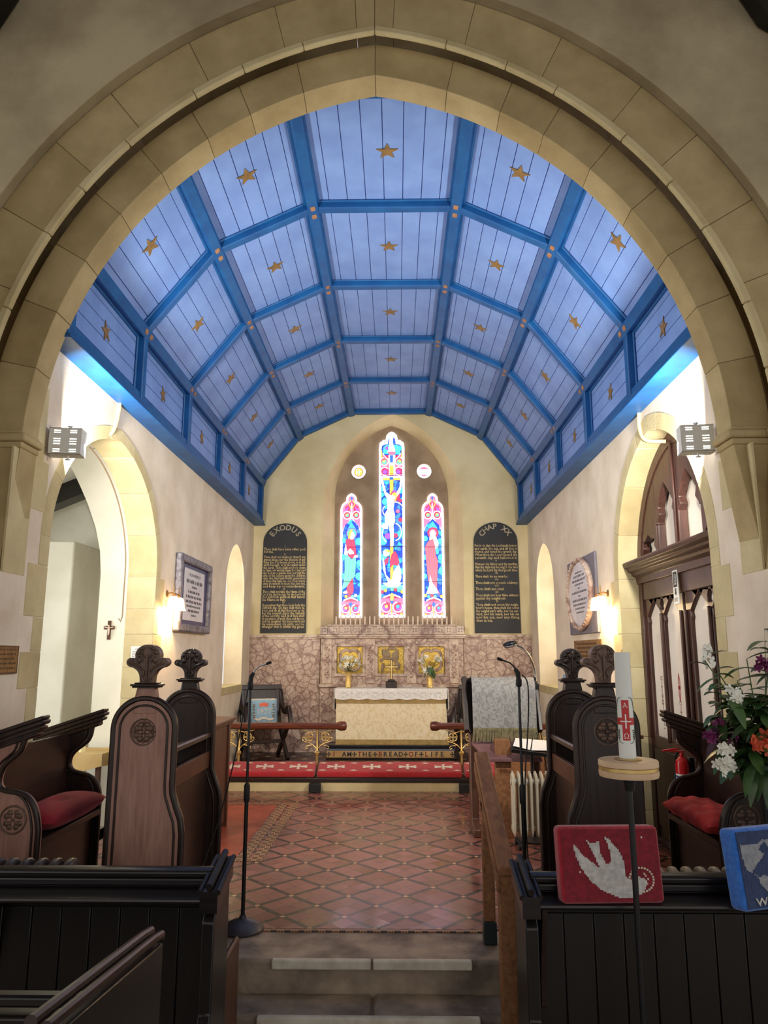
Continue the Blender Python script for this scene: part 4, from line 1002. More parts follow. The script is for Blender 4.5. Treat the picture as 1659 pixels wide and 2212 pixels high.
# ------------------------------------------------------------ wall lamps
def sconce(x, y, z, s_, label):
    t = thing('wall_lamp', label, 'lamp', (x, y, z), group='lit wall lamps')
    b = B(); b.lathe([(.035, 0), (.035, .008), (.012, .014)], frame((0, 0, .08), (0, 1, 0), (0, 0, 1), (s_, 0, 0))); b.tube([(0, 0, .08), (s_ * .05, 0, .09), (s_ * .10, 0, .075)], .008); b.box(s_ * .10 - .006, s_ * .10 + .006, -.10, .10, .066, .078)
    for q in (-.085, .085): b.cyl((s_ * .10, q, .07), (s_ * .10, q, .15), .007, .005, 10); b.cyl((s_ * .10, q, .03), (s_ * .10, q, .072), .016, .012, 12)
    ob('bracket', b, OLDBRASS, t)
    for q in (-.085, .085):
        b = B(); pr = [(.028, .045), (.045, .035), (.056, .0), (.060, -.05), (.072, -.085)]; n = 24; vs = []; fs = []
        for r, zz in pr:
            for k in range(n):
                a = 2 * pi * k / n; r2 = r * (1 + (.05 * sin(6 * a) if zz < -.06 else 0)); vs.append((s_ * .10 + r2 * cos(a), q + r2 * sin(a), zz))
        for i in range(4):
            for k in range(n): fs.append((i * n + k, i * n + (k + 1) % n, (i + 1) * n + (k + 1) % n, (i + 1) * n + k))
        b.raw(vs, fs); ob('shade', b, SHADE, t, smooth=60)
        lamp('POINT', 'wall_lamp_light', (x + s_ * .10, y + q, z - .10), SCONCE_W, (1, .72, .38), shadow_soft_size=.03)
sconce(NX, 7.53, 2.17, 1, 'lit wall lamp beside the framed memorial'); sconce(SX, 7.55, 2.17, -1, 'lit wall lamp beside the oval memorial')

# ------------------------------------------------------------ floodlights behind the arch
def floodlight(x, s_, label):
    t = thing('floodlight', label, 'floodlight', (x, 4.78, 3.045), rz=s_ * -.12)
    b = B(); o_ = [(-.105, -.09), (.105, -.09), (.105, .09), (-.105, .09)]; holes = []
    for q in (-.052, .052):
        for z in (-.072, -.058, -.02, -.003, .014, .058, .072): holes.append([(q - .022, z - .0035), (q + .022, z - .0035), (q + .022, z + .0035), (q - .022, z + .0035)])
    b.plate(o_, .05, .055, faceW(), holes=holes)
    for z0, z1, x0, x1 in ((.085, .09, -.105, .105), (-.09, -.085, -.105, .105)): b.box(x0, x1, -.055, .06, z0, z1)
    for x0 in (-.105, .10): b.box(x0, x0 + .005, -.055, .06, -.09, .09)
    ob('housing', b, GREYMET, t, bev=.0015)
    b = B(); b.box(-.095, .095, -.03, -.028, -.08, .08); ob('tube', b, SLOT, t)
    b = B(); b.box(-.10, .10, .058, .062, -.085, .085); ob('front_glass', b, SLOT, t)
    b = B()
    for z in (-.1, .1): b.cyl((.01, 0, z - .012), (.01, 0, z + .012), .008, None, 10); b.cyl((.01, 0, z + .012 * (1 if z > 0 else -1)), (.01, 0, z + .018 * (1 if z > 0 else -1)), .018, None, 12)
    b.tube([(.01, 0, .092), (-s_ * .10 * -1, 0.0, .092), (s_ * .115, 0, .08), (s_ * .115, 0, -.08), (s_ * .10, 0, -.092), (.01, 0, -.092)], .006, 8)
    ob('yoke', b, GREYMET, t)
floodlight(-2.215, -1, 'grey floodlight at the arch foot beside the open side arch'); floodlight(1.99, 1, 'grey floodlight at the arch foot beside the door arch')
# conduits
b = B(); b.tube(ck([(NX + .012, 5.92, 3.72), (NX + .014, 5.9, 3.62), (NX + .014, 5.86, 3.50), (NX + .005, 5.80, 3.41), (NX - .05, 5.70, 3.36), (NX - .2, 5.6, 3.36), (NX - .3, 5.5, 3.36)]), .017)
tag(ob('cable_conduit', b, STONE_L), 'cream cable conduit dropping into the open side arch', 'conduit', 'cable conduits')
b = B(); b.tube(ck([(SX - .012, 6.25, 3.73), (SX - .014, 6.26, 3.62), (SX - .014, 6.24, 3.54), (SX + .0, 6.20, 3.46), (SX + .06, 6.14, 3.43), (SX + .15, 6.10, 3.42)]), .016)
tag(ob('cable_conduit', b, STONE_L), 'cream cable conduit dropping to the top of the door arch', 'conduit', 'cable conduits')
b = B(); gq = [(p[0], p[1]) for p in gothic(DN[0], DN[1], 2.0, 2.42, 1.0, -.012, 20)][22:]
b.tube([(NX - .30, y, z) for y, z in gq if z > 2.2] + [(NX - .30, DN[0] + DN[1] - .015, 2.2), (NX - .30, DN[0] + DN[1] - .012, 2.0), (NX - .31, DN[0] + DN[1] - .03, 1.95), (NX - .33, DN[0] + DN[1] - .02, 1.98)], .007, 8)
tag(ob('thin_cable', b, STONE_W), 'thin grey cable clipped round the soffit of the open side arch', 'cable')
# black roof corbels of the nave at the top corners
for i, s_ in enumerate((-1, 1)):
    t = thing('roof_corbel', ['black timber roof corbel high on the nave wall above the open-arch side', 'black timber roof corbel high on the nave wall above the door side'][i], 'corbel', (AC + s_ * 2.62, 4.2, 5.62), group='roof corbels')
    b = B(); pr = [(.24, -.14), (.0, -.03), (-.10, .04), (-.24, .33), (-.36, .70), (.24, .70)]
    if s_ > 0: pr = [(x - .02, z) for x, z in pr]
    b.plate([(s_ * x, z) for x, z in pr], .001, .26, faceW()); ob('bracket', b, PEWB, t, bev=.02)
    b = B(); b.box(-.42, .30, -.30, -.001, .70, .82); ob('abacus', b, PEWB, t, bev=.02)
# ------------------------------------------------------------ marble dado and reredos
b = B(); FZ = .148
for x0, x1, nm in ((NX, -1.22, 0), (1.06, SX, 1)):
    k = 0
    zs = [FZ, .55, .95, 1.33, 1.88]; 
    for i in range(4):
        n = 2 if (i + nm) % 2 else 3; 
        for j in range(n):
            a, c = x0 + (x1 - x0) * j / n, x0 + (x1 - x0) * (j + 1) / n
            b.plate([(a + .001, zs[i] + .001), (c - .001, zs[i] + .001), (c - .001, zs[i + 1] - .001), (a + .001, zs[i + 1] - .001)], -11.999, -11.955, faceW())
struct('trim_16', b, MARBLE, weld=False)
b = B()
for x0, x1 in ((NX, -1.22), (1.06, SX)):
    b.box(x0, x1, 11.93, 12.0, 1.88, 1.905); b.box(x0, x1, 11.915, 12.0, 1.905, 1.945)
struct('trim_17', b, MARBLEP, bev=.006)
t = thing('marble_reredos', 'carved pink marble reredos with three gold mosaic squares behind the altar', 'reredos', (-.075, 11.99, FZ))
M = faceW(); h0 = 1.165 - FZ
b = B(); b.box(-1.13, 1.13, -.13, 0, 0, h0 - .03); ob('lower_slab', b, MARBLE, t, bev=.004)
b = B(); b.box(-1.14, 1.14, -.19, 0, h0 - .03, h0 + .005); b.box(-1.14, 1.14, -.175, 0, h0 + .005, h0 + .02); ob('gradine', b, MARBLEP, t, bev=.006)
zc0, zc1 = 1.345 - FZ, 1.757 - FZ; sq = [(-.866, -.462), (-.222, .186), (.416, .822)]
b = B(); b.plate([(-1.12, h0), (1.12, h0), (1.12, 1.90 - FZ), (-1.12, 1.90 - FZ)], .02, .15, M, holes=[[(a - .03, zc0 - .03), (c + .03, zc0 - .03), (c + .03, zc1 + .03), (a - .03, zc1 + .03)] for a, c in sq])
b.box(-1.12, 1.12, -.02, 0, h0, 1.9 - FZ); ob('upper_slab', b, MARBLE, t, bev=.004)
for a, c in sq:
    b = B(); o_ = [(a - .045, zc0 - .045), (c + .045, zc0 - .045), (c + .045, zc1 + .045), (a - .045, zc1 + .045)]; b.plate(o_, .12, .165, M, holes=[[(a, zc0), (c, zc0), (c, zc1), (a, zc1)]]); ob('panel_frame', b, MARBLEP, t, bev=.01)
for i, (a, c) in enumerate(sq):
    b = B(); b.plate([(a, zc0), (c, zc0), (c, zc1), (a, zc1)], .08, .105, M); g_ = ob('gold_panel', b, GOLDM, t)
    b = B(); cx, cz = (a + c) / 2, (zc0 + zc1) / 2; r = .085
    if i != 1:
        for rr, tk in ((.105, .016), (.085, .012)):
            pts = []
            for k in range(4):
                a0 = pi / 4 + k * pi / 2; ox, oz = cx + .085 * cos(a0), cz + .085 * sin(a0)
                pts += [(ox + rr * cos(a0 + q), oz + rr * sin(a0 + q), .112) for q in (-1.6, -1.1, -.6, 0, .6, 1.1, 1.6)]
            b.tube(pts, tk, 8, M, closed=True)
    else:
        b.tube([(cx + .02 + .085 * cos(q), cz + .10 + .085 * sin(q), .112) for q in [-.9 + .35 * k for k in range(13)]], .022, 8, M); b.ell((cx + .07, cz + .05, .112), (.06, .09, .02), M); b.ell((cx - .07, cz + .08, .112), (.07, .05, .025), M); b.ell((cx - .11, cz + .13, .112), (.035, .05, .02), M)
        b.tube([(cx - .16, cz - .02, .112), (cx - .10, cz + .03, .115), (cx, cz + .02, .115), (cx + .1, cz + .03, .112)], .022, 8, M); b.tube([(cx - .14, cz - .19, .112), (cx - .12, cz - .05, .112)], .02, 8, M); b.ell((cx + .10, cz - .09, .112), (.05, .07, .02), M)
    ob('carved_relief', b, STONE_W if i == 1 else MARBLEP, g_)
for x in (-1.02, -.342, .30, .97):
    b = B(); b.box(x - .075, x + .075, -.165, -.14, h0 + .03, 1.88 - FZ); ob('pilaster', b, MARBLEP, t, bev=.006)
b = B(); R_ = random.Random(5)
for x in (-1.02, -.342, .30, .97):
    z = h0 + .14
    while z < 1.78 - FZ:
        b.ell((x + R_.uniform(-.012, .012), -.166, z), (.026, .012, .032), None, 8, 6); b.ell((x - .03, -.166, z + .03), (.014, .01, .02), None, 8, 5); b.ell((x + .03, -.166, z + .03), (.014, .01, .02), None, 8, 5); z += .075
ob('carved_foliage', b, MARBLE, t)
b = B(); b.box(-1.16, 1.16, -.20, 0, 1.885 - FZ, 1.91 - FZ); b.box(-1.18, 1.18, -.225, 0, 1.91 - FZ, 1.945 - FZ); b.box(-1.13, 1.13, -.19, 0, 1.945 - FZ, 2.075 - FZ); ob('cornice', b, MARBLEP, t, bev=.005)
for i in range(13):
    x = -1.07 + i * 2.14 / 12; b = B(); hs = [circle(x + p, 2.012 - FZ + q, .013, 10) for p in (-.02, .02) for q in (-.021, .021)]
    b.plate([(x - .055, 1.95 - FZ), (x + .055, 1.95 - FZ), (x + .055, 2.072 - FZ), (x - .055, 2.072 - FZ)], .19, .215, M, holes=hs); ob('pierced_block', b, MARBLEP, t, smooth=0)
b = B(); b.box(-1.10, 1.10, -.225, 0, 2.075 - FZ, 2.085 - FZ); b.box(-1.0, 1.0, -.205, .3, 2.085 - FZ, 2.10 - FZ); ob('shelf', b, MARBLEP, t, bev=.004)
NUMW = ['first', 'second', 'third', 'fourth', 'fifth', 'sixth', 'seventh', 'eighth', 'ninth', 'tenth', 'eleventh', 'twelfth']
for i in range(25):
    b = B(); x = -.96 + i * 1.83 / 24; b.lathe([(.0135, 0), (.0125, .006), (.012, .125), (.010, .131), (.004, .133)], n=12); b.cyl((0, 0, .13), (.001, 0, .139), .0012, None, 6)
    lb = 'middle candle of the white row on the marble shelf' if i == 12 else f"{NUMW[i]} white candle on the marble shelf counted from the armchair end" if i < 12 else f"{NUMW[24 - i]} white candle on the marble shelf counted from the lectern end"
    tag(ob('shelf_candle', b, WAX, loc=(x, 11.86, 2.10)), lb, 'candle', 'white candles on the reredos shelf')

# ------------------------------------------------------------ altar
t = thing('altar_step', 'altar step lettered I AM THE BREAD OF LIFE on its front', 'step', (-.10, 11.15, FZ)); M = faceW()
b = B(); b.box(-.93, .93, .012, .62, 0, .175); ob('base', b, BLACKM, t, bev=.004)
b = B(); b.box(-.93, .93, 0, .30, .155, .20); ob('nosing', b, mat('black_glazed_tile', rgb(16, 17, 22), None, rough=.25), t, bev=.008)
b = B(); b.box(-.92, .92, -.004, .012, .028, .125); fr = ob('lettered_tiles', b, mat('buff_tile', rgb(176, 138, 86), rgb(198, 160, 106), 6, .4), t)
b = B(); b.box(-.93, .93, -.006, .012, .125, .150); ob('tile_border', b, mat('blue_grey_tile', rgb(92, 100, 116), None, rough=.4), t)
bk = B(); rd = B(); Mi = M
seq = '+I AM+THE+BREAD+OF+LIFE +'; x = -.885; adv = 1.78 / (len(seq) - 1); reds = {1, 6, 10, 16, 19}
for i, ch in enumerate(seq):
    if ch == '+': bk.flat(pattee(.034, x, .077), .0052, Mi)
    elif ch != ' ': (rd if i in reds else bk).text(ch, .092, Mi @ Matrix.Translation((x, .075, 0)), None, .0052, bold=.03)
    x += adv
ob('black_lettering', bk, INK, fr, smooth=0); ob('red_lettering', rd, mat('red_lettering', rgb(120, 40, 26), None, rough=.6), fr, smooth=0)
AZ_ = FZ + .20
t = thing('altar_table', 'altar dressed in a cream damask frontal with gold bands', 'altar', (-.085, 11.28, AZ_)); hA = 1.135 - AZ_
b = B(); b.box(-.80, .80, .03, .48, 0, hA - .03); ob('frame', b, OAK, t)
b = B(); b.box(-.815, .815, .0, .505, hA - .03, hA); ob('top', b, LINEN, t, bev=.004)
def wavy(b, x0, x1, xb0, xb1, z0, z1, y0, y1, amp, nx=60, nz=8, fq=5.0, ph=0, scal=0):
    vs = []; fs = []
    for j in range(nz + 1):
        v = j / nz
        for i in range(nx + 1):
            u = i / nx; xa, xc2 = x0 + (x1 - x0) * u, xb0 + (xb1 - xb0) * u
            zz = z1 + (z0 - z1) * v
            if scal and j == nz: zz += -scal * abs(sin(pi * u * 7.0)) + scal
            vs.append((xa + (xc2 - xa) * v, y0 + (y1 - y0) * v + amp * v * sin(u * fq * 2 * pi + ph), zz))
    for j in range(nz):
        for i in range(nx): a = j * (nx + 1) + i; fs.append((a, a + 1, a + nx + 2, a + nx + 1))
    return b.raw(vs, fs)
b = B(); wavy(b, -.815, .80, -.81, .835, .04, hA - .02, -.004, -.035, .004, fq=3); wavy(b, -.815, .80, -.81, .835, .04, hA - .02, .012, -.02, .004, fq=3); ob('frontal', b, DAMASK, t, smooth=60)
b = B(); wavy(b, -.81, .835, -.815, .845, -.012, .07, -.040, -.046, .003, fq=4); ob('lower_fringe', b, GOLDCL, t, smooth=60)
b = B(); wavy(b, -.822, .812, -.82, .808, hA - .205, hA - .02, -.008, -.024, .003, fq=2.5); ob('gold_band', b, GOLDCL, t, smooth=60)
t = thing('altar_cloth', 'white lace-edged cloth over the top of the altar', 'altar cloth', (-.085, 11.28, AZ_ + hA))
b = B(); b.box(-.835, .835, -.012, .505, .001, .006); ob('linen', b, LINEN, t)
b = B(); wavy(b, -.832, .832, -.832, .826, -.155, .004, -.016, -.036, .003, 140, 4, 3, scal=.02); ob('lace_fall', b, LACE, t, smooth=60)
b = B()
R_ = random.Random(2)
for i in range(7):
    x = -.70 + i * 1.40 / 6
    for k in range(6): a = k * pi / 3; b.ell((x + .045 * cos(a), -.034, -.075 + .038 * sin(a)), (.02, .003, .02), None, 8, 5)
    if i < 6: b.box(x + .113, x + .121, -.036, -.033, -.12, -.02); b.box(x + .09, x + .144, -.036, -.033, -.06, -.052)
ob('lace_motif', b, WHITE, t)
for s_ in (-1, 1):
    b = B(); x = s_ * .842; b.box(x - .004, x + .004, -.03, .48, -.30, .004); ob('side_fall', b, LINEN, t, bev=.002)
ZT = 1.135 + .006
t = thing('altar_cross', 'brass altar cross on a dark wooden block', 'cross', (-.082, 11.50, ZT))
b = B(); b.box(-.085, .085, -.05, .05, 0, .10); ob('block', b, OAK, t, bev=.008); b = B(); b.box(-.055, .055, -.035, .035, .10, .125); ob('plinth', b, OAK, t, bev=.004)
b = B(); b.box(-.021, .021, -.012, .012, .12, .42); b.box(-.105, .105, -.0125, .0125, .292, .33); ob('shaft', b, OAKM, t, bev=.003)
b = B(); b.box(-.011, .011, -.0145, -.0125, .13, .41); b.box(-.095, .095, -.0146, -.0126, .301, .321); ob('brass_face', b, BRASS, t)
def lily(b, g, x, y, z, a, tilt, L=.075, m=0):
    Mz = Matrix.Translation((x, y, z)) @ Matrix.Rotation(a, 4, 'Z') @ Matrix.Rotation(tilt, 4, 'Y')
    for k in range(6):
        Mk = Mz @ Matrix.Rotation(k * pi / 3, 4, 'Z')
        b.raw([(0, 0, 0), (.30 * L, -.20 * L, .55 * L), (.30 * L, .20 * L, .55 * L), (.85 * L, 0, .75 * L), (.25 * L, 0, .5 * L)], [(0, 1, 4), (0, 4, 2), (1, 3, 4), (4, 3, 2)], Mk)
def leaf(b, p, q, wd, droop=.2, n=6):
    p = Vector(p); q = Vector(q); d = q - p; L = d.length; t_ = d.normalized(); side = t_.cross(Vector((0, 0, 1)));
    if side.length < .05: side = Vector((1, 0, 0))
    side.normalize(); vs = []; fs = []
    for i in range(n + 1):
        u = i / n; c = p + d * u + Vector((0, 0, -droop * L * u * u)); ww = wd * sin(pi * min(1, u * .92 + .06)) ** .8
        up = Vector((0, 0, 1)) * ww * .25
        vs += [c - side * ww + up, c, c + side * ww + up]
    for i in range(n):
        a = 3 * i; fs += [(a, a + 1, a + 4, a + 3), (a + 1, a + 2, a + 5, a + 4)]
    return b.raw(vs, fs)
for i, x in enumerate((-.735, .50)):
    lb = ['tall brass vase on the altar nearest the armchair', 'tall brass vase on the altar nearest the lectern'][i]
    t = thing('brass_vase', lb, 'vase', (x, 11.50, ZT), group='altar vases')
    b = B(); b.lathe([(.046, 0), (.048, .006), (.040, .02), (.042, .20), (.047, .245), (.041, .245), (.036, .2), (.034, .03)], n=24); ob('body', b, BRASS, t)
    b = B()
    for k in range(12):
        for r in range(9): a = 2 * pi * (k + .5 * (r % 2)) / 12; b.ell((.0425 * cos(a), .0425 * sin(a), .04 + r * .02), (.004, .004, .006), None, 6, 4)
    ob('beading', b, mat('bright_brass', rgb(224, 196, 126), None, rough=.3, metal=.7), t)
    f = thing('altar_flowers', ['bunch of white lilies and leaves in the brass vase nearest the armchair', 'white lilies with trailing leaves in the brass vase nearest the lectern'][i], 'flowers', (x, 11.50, ZT + .245), group='altar flowers')
    R_ = random.Random(20 + i); b = B(); g = B(); gl = B()
    pts = [(-.10, .14), (-.05, .19), (.03, .17), (.09, .15), (.11, .09), (-.02, .10), (-.13, .08), (.05, .07), (0, .05)] if i == 0 else [(-.12, .16), (-.09, .19), (.10, .16), (.12, .19), (.0, .02), (.14, .13), (-.05, .0), (-.14, .12)]
    for px, pz in pts:
        yy = R_.uniform(-.07, .06)
        for k in range(3): lily(b, g, px + R_.uniform(-.025, .025), yy, pz + R_.uniform(-.02, .02), R_.uniform(0, 6), R_.uniform(.2, 1.3), .062)
        g.tube([(0, 0, -.2), (px * .4, yy * .4, pz * .4), (px, yy, pz)], .0035, 6)
    for k in range(12 if i == 0 else 10):
        a = R_.uniform(0, 6.28); L = R_.uniform(.09, .17)
        if i: leaf(g, (cos(a) * .03, sin(a) * .03 - .03, .06), (cos(a) * .09, -.06 + sin(a) * .04, .06 - L), .026, .1)
        else: leaf(g, (0, 0, 0), (cos(a) * L, sin(a) * L * .7 - .02, .03), .024, .25)
    ob('blossom', b, PWHITE, f, smooth=0, weld=False); ob('foliage', g, LEAF, f, smooth=60, weld=False); gl.bm.free()

# ------------------------------------------------------------ communion rails and kneelers
def rail(name, x0, x1, endx, posts, label):
    t = thing(name, label, 'communion rail', (0, 9.83, FZ), group='communion rails')
    zr = .70 - FZ; b = B(); pr = [(-.055, .012), (-.06, .045), (-.045, .07), (-.02, .08), (.02, .08), (.045, .07), (.06, .045), (.055, .012), (.03, 0), (-.03, 0)]
    b.plate([(y, zr + z) for y, z in pr], x0, x1, frame((0, 0, 0), (0, 1, 0), (0, 0, 1), (1, 0, 0)))
    s_ = 1 if endx == x1 else -1
    ob('handrail', b, RAILW, t, bev=.006)
    b = B(); b.tube([(endx - s_ * .06, 0, zr + .04), (endx - s_ * .04, 0, zr + .04), (endx - s_ * .03, 0, zr + .04), (endx + s_ * .03, 0, zr + .04), (endx + s_ * .05, 0, zr + .04), (endx + s_ * .058, 0, zr + .04)], [.05, .052, .060, .058, .045, .02], 18); ob('turned_end', b, RAILW, t)
    for px in posts:
        b = B(); b.lathe([(.035, 0), (.035, .012), (.016, .02), (.016, .23), (.024, .235), (.03, .25), (.034, .265), (.026, .28), (.018, .285), (.013, .295), (.013, zr)], Matrix.Translation((px, 0, 0)), 16); p = ob('post', b, BRASS, t)
        q = B()
        for s2 in (-1, 1):
            q.tube(ck([(px, 0, .30), (px + s2 * .04, 0, .35), (px + s2 * .10, 0, .385), (px + s2 * .17, 0, .40), (px + s2 * .195, 0, .43), (px + s2 * .18, 0, .455), (px + s2 * .155, 0, .445), (px + s2 * .16, 0, .425)]), .006, 8)
            q.tube(ck([(px + s2 * .05, 0, .36), (px + s2 * .14, 0, .345), (px + s2 * .155, 0, .32), (px + s2 * .135, 0, .305), (px + s2 * .12, 0, .32)]), .005, 8)
            q.tube([(px, 0, zr - .02), (px + s2 * .06, 0, zr - .04), (px + s2 * .2, 0, zr - .01)], .005, 8)
            q.tube([(px + s2 * .105 + .052 * cos(a), 0, .455 + .052 * sin(a)) for a in [2 * pi * k / 14 for k in range(14)]], .006, 8, None, True)
            q.plate(pattee(.048, px + s2 * .105, .455), -.004, .004, faceW())
        ob('scrollwork', q, BRASS, p)
    return t
rail('communion_rail', NX + .03, -.70, -.70, (-2.02, -1.02), 'communion rail with brass scrolls in front of the armchair')
rail('communion_rail', .48, SX - .03, .48, (.82, 1.72), 'communion rail with brass scrolls behind the lectern')
def kneeler(x0, x1, label):
    t = thing('altar_kneeler', label, 'kneeler', ((x0 + x1) / 2, 9.66, FZ + .003), group='altar kneelers'); L = x1 - x0
    b = B(); b.raw([(x, y, z) for x in (-L / 2, L / 2) for y, z in ((-.125, 0), (.125, 0), (.125, .165), (-.125, .065))], [(0, 1, 2, 3), (7, 6, 5, 4), (0, 4, 5, 1), (1, 5, 6, 2), (2, 6, 7, 3), (3, 7, 4, 0)]); ob('cushion', b, KRED, t, bev=.022, seg=4)
    b = B(); n = max(1, round(L / .42)); Mu = frame((0, 0, .1152), (1, 0, 0), (0, .25, .10))
    for i in range(n):
        cx = -L / 2 + L * (i + .5) / n
        for s_ in (-1, 1):
            b.plate([(cx, -.012), (cx + s_ * .06, -.018), (cx + s_ * .10, -.034), (cx + s_ * .115, -.02), (cx + s_ * .10, 0), (cx + s_ * .115, .02), (cx + s_ * .10, .034), (cx + s_ * .06, .018), (cx, .012)], 0, .002, Mu)
        b.plate(pattee(.062, cx, 0), .0, .0028, Mu)
    for i in range(n + 1):
        cx = -L / 2 + L * i / n; cx = max(-L / 2 + .06, min(L / 2 - .06, cx))
        b.plate([(cx - .05, -.085), (cx, -.07), (cx + .05, -.085), (cx, -.097)], 0, .002, Mu); b.plate([(cx - .05, .085), (cx, .07), (cx + .05, .085), (cx, .097)], 0, .002, Mu)
    ob('woven_cross', b, KWHITE, t, smooth=0)
kneeler(NX + .06, -1.02, 'long red kneeler with white crosses in front of the armchair'); kneeler(-.985, .80, 'long red kneeler with white crosses before the altar'); kneeler(.835, SX - .08, 'long red kneeler with white crosses behind the lectern')
for i, x in enumerate((-1.0, .82)):
    b = B(); b.box(x - .07, x + .07, 9.40, 9.50, 0, .10)
    tag(ob('step_block', b, BLACKM, bev=.006), ['black block against the sanctuary step nearest the armchair', 'black block against the sanctuary step nearest the lectern'][i], 'block', 'black step blocks')

# ------------------------------------------------------------ chairs in the sanctuary
def glaston(loc, rz, label):
    t = thing('folding_armchair', label, 'chair', loc, rz, 'oak armchairs in the sanctuary')
    W_ = .62; b = B()
    b.box(-W_ / 2 + .04, W_ / 2 - .04, -.26, .22, .44, .475); ob('seat', b, OAK, t, bev=.008)
    Mb = Matrix.Translation((0, .24, .47)) @ Matrix.Rotation(-.22, 4, 'X')
    b = B(); b.box(-W_ / 2 + .06, W_ / 2 - .06, -.012, .012, .0, .50, Mb); ob('back_panel', b, OAK, t)
    b = B()
    for s_ in (-1, 1): b.box(s_ * (W_ / 2 - .035) - .035, s_ * (W_ / 2 - .035) + .035, -.025, .025, -.05, .56, Mb)
    b.box(-W_ / 2 - .03, W_ / 2 + .03, -.03, .03, .50, .575, Mb); b.box(-W_ / 2, W_ / 2, -.022, .022, .0, .07, Mb); ob('back_frame', b, OAK, t, bev=.008)
    for s_ in (-1, 1):
        b = B(); x = s_ * (W_ / 2 + .01)
        prof = [(.30, .98), (.22, .80), (.12, .72), (.0, .69), (-.10, .76), (-.20, .74), (-.27, .60), (-.31, .44), (-.25, .44), (-.2, .58), (-.13, .66), (-.02, .61), (.14, .62), (.25, .70), (.34, .94)]
        b.plate(ck(prof, True, 1), x - .025, x + .025, frame((0, 0, 0), (0, 1, 0), (0, 0, 1), (1, 0, 0))); ob('arm', b, OAK, t, bev=.008)
        for p, q in (((.28, 0), (-.24, .46)), ((-.30, 0), (.22, .46))):
            b = B(); e = Vector((q[0] - p[0], q[1] - p[1])).normalized(); nn = Vector((-e.y, e.x)) * .035
            b.plate([(p[0] - nn.x, p[1] - nn.y), (q[0] - nn.x, q[1] - nn.y), (q[0] + nn.x, q[1] + nn.y), (p[0] + nn.x, p[1] + nn.y)], x - .03 - s_ * .03, x + .012 - s_ * .03, frame((0, 0, 0), (0, 1, 0), (0, 0, 1), (1, 0, 0))); ob('leg', b, OAK, t, bev=.006)
    b = B(); b.box(-W_ / 2, W_ / 2, -.035, .005, .21, .26); ob('stretcher', b, OAK, t, bev=.006)
    return t
glaston((-1.95, 11.28, FZ), .42, 'dark oak folding armchair holding a blue cushion')
t2 = glaston((1.20, 11.32, FZ), -.25, 'dark oak folding armchair half hidden behind the lectern')
t = thing('jubilee_cushion', 'pale blue cushion worked with a crown and 1977', 'cushion', (-1.975, 11.28, FZ + .465), rz=.30)
Mc = Matrix.Translation((0, .0, .20)) @ Matrix.Rotation(-.25, 4, 'X')
b = B(); b.pillow(-.21, .21, -.19, .19, -.055, .055, Mc @ faceW(), p=8); ob('cover', b, WSKY, t, smooth=80)
Mf = Mc @ faceW()
b = B(); b.text('1977', .125, Mf @ Matrix.Translation((.0, -.02, 0)), .20, .058); b.tube([(-.14, -.115, .056), (-.08, -.135, .058), (-.04, -.115, .058), (0, -.105, .058), (.04, -.115, .058), (.08, -.135, .058), (.14, -.115, .056)], .016, 8, Mf, flat=.35)
b.tube([(x, .165, .034) for x in (-.17, -.1, 0, .1, .17)], .014, 6, Mf, flat=.4); b.tube([(x, -.172, .034) for x in (-.17, -.1, 0, .1, .17)], .014, 6, Mf, flat=.4); ob('white_embroidery', b, KWHITE, t, smooth=0)
b = B(); b.plate([(-.06, .06), (.06, .06), (.066, .115), (.035, .10), (.02, .125), (0, .105), (-.02, .125), (-.035, .10), (-.066, .115)], .056, .0585, Mf); ob('crown', b, PORANGE, t, smooth=0)
b = B()
for s_ in (-1, 1):
    for k in range(6):
        a = -1.1 + k * .42; b.ell((s_ * (.135 + .012 * cos(a)), .0 + .105 * sin(a), .054), (.02, .010, .006), Mf, 8, 5)
ob('laurel_wreath', b, OLDBRASS, t)
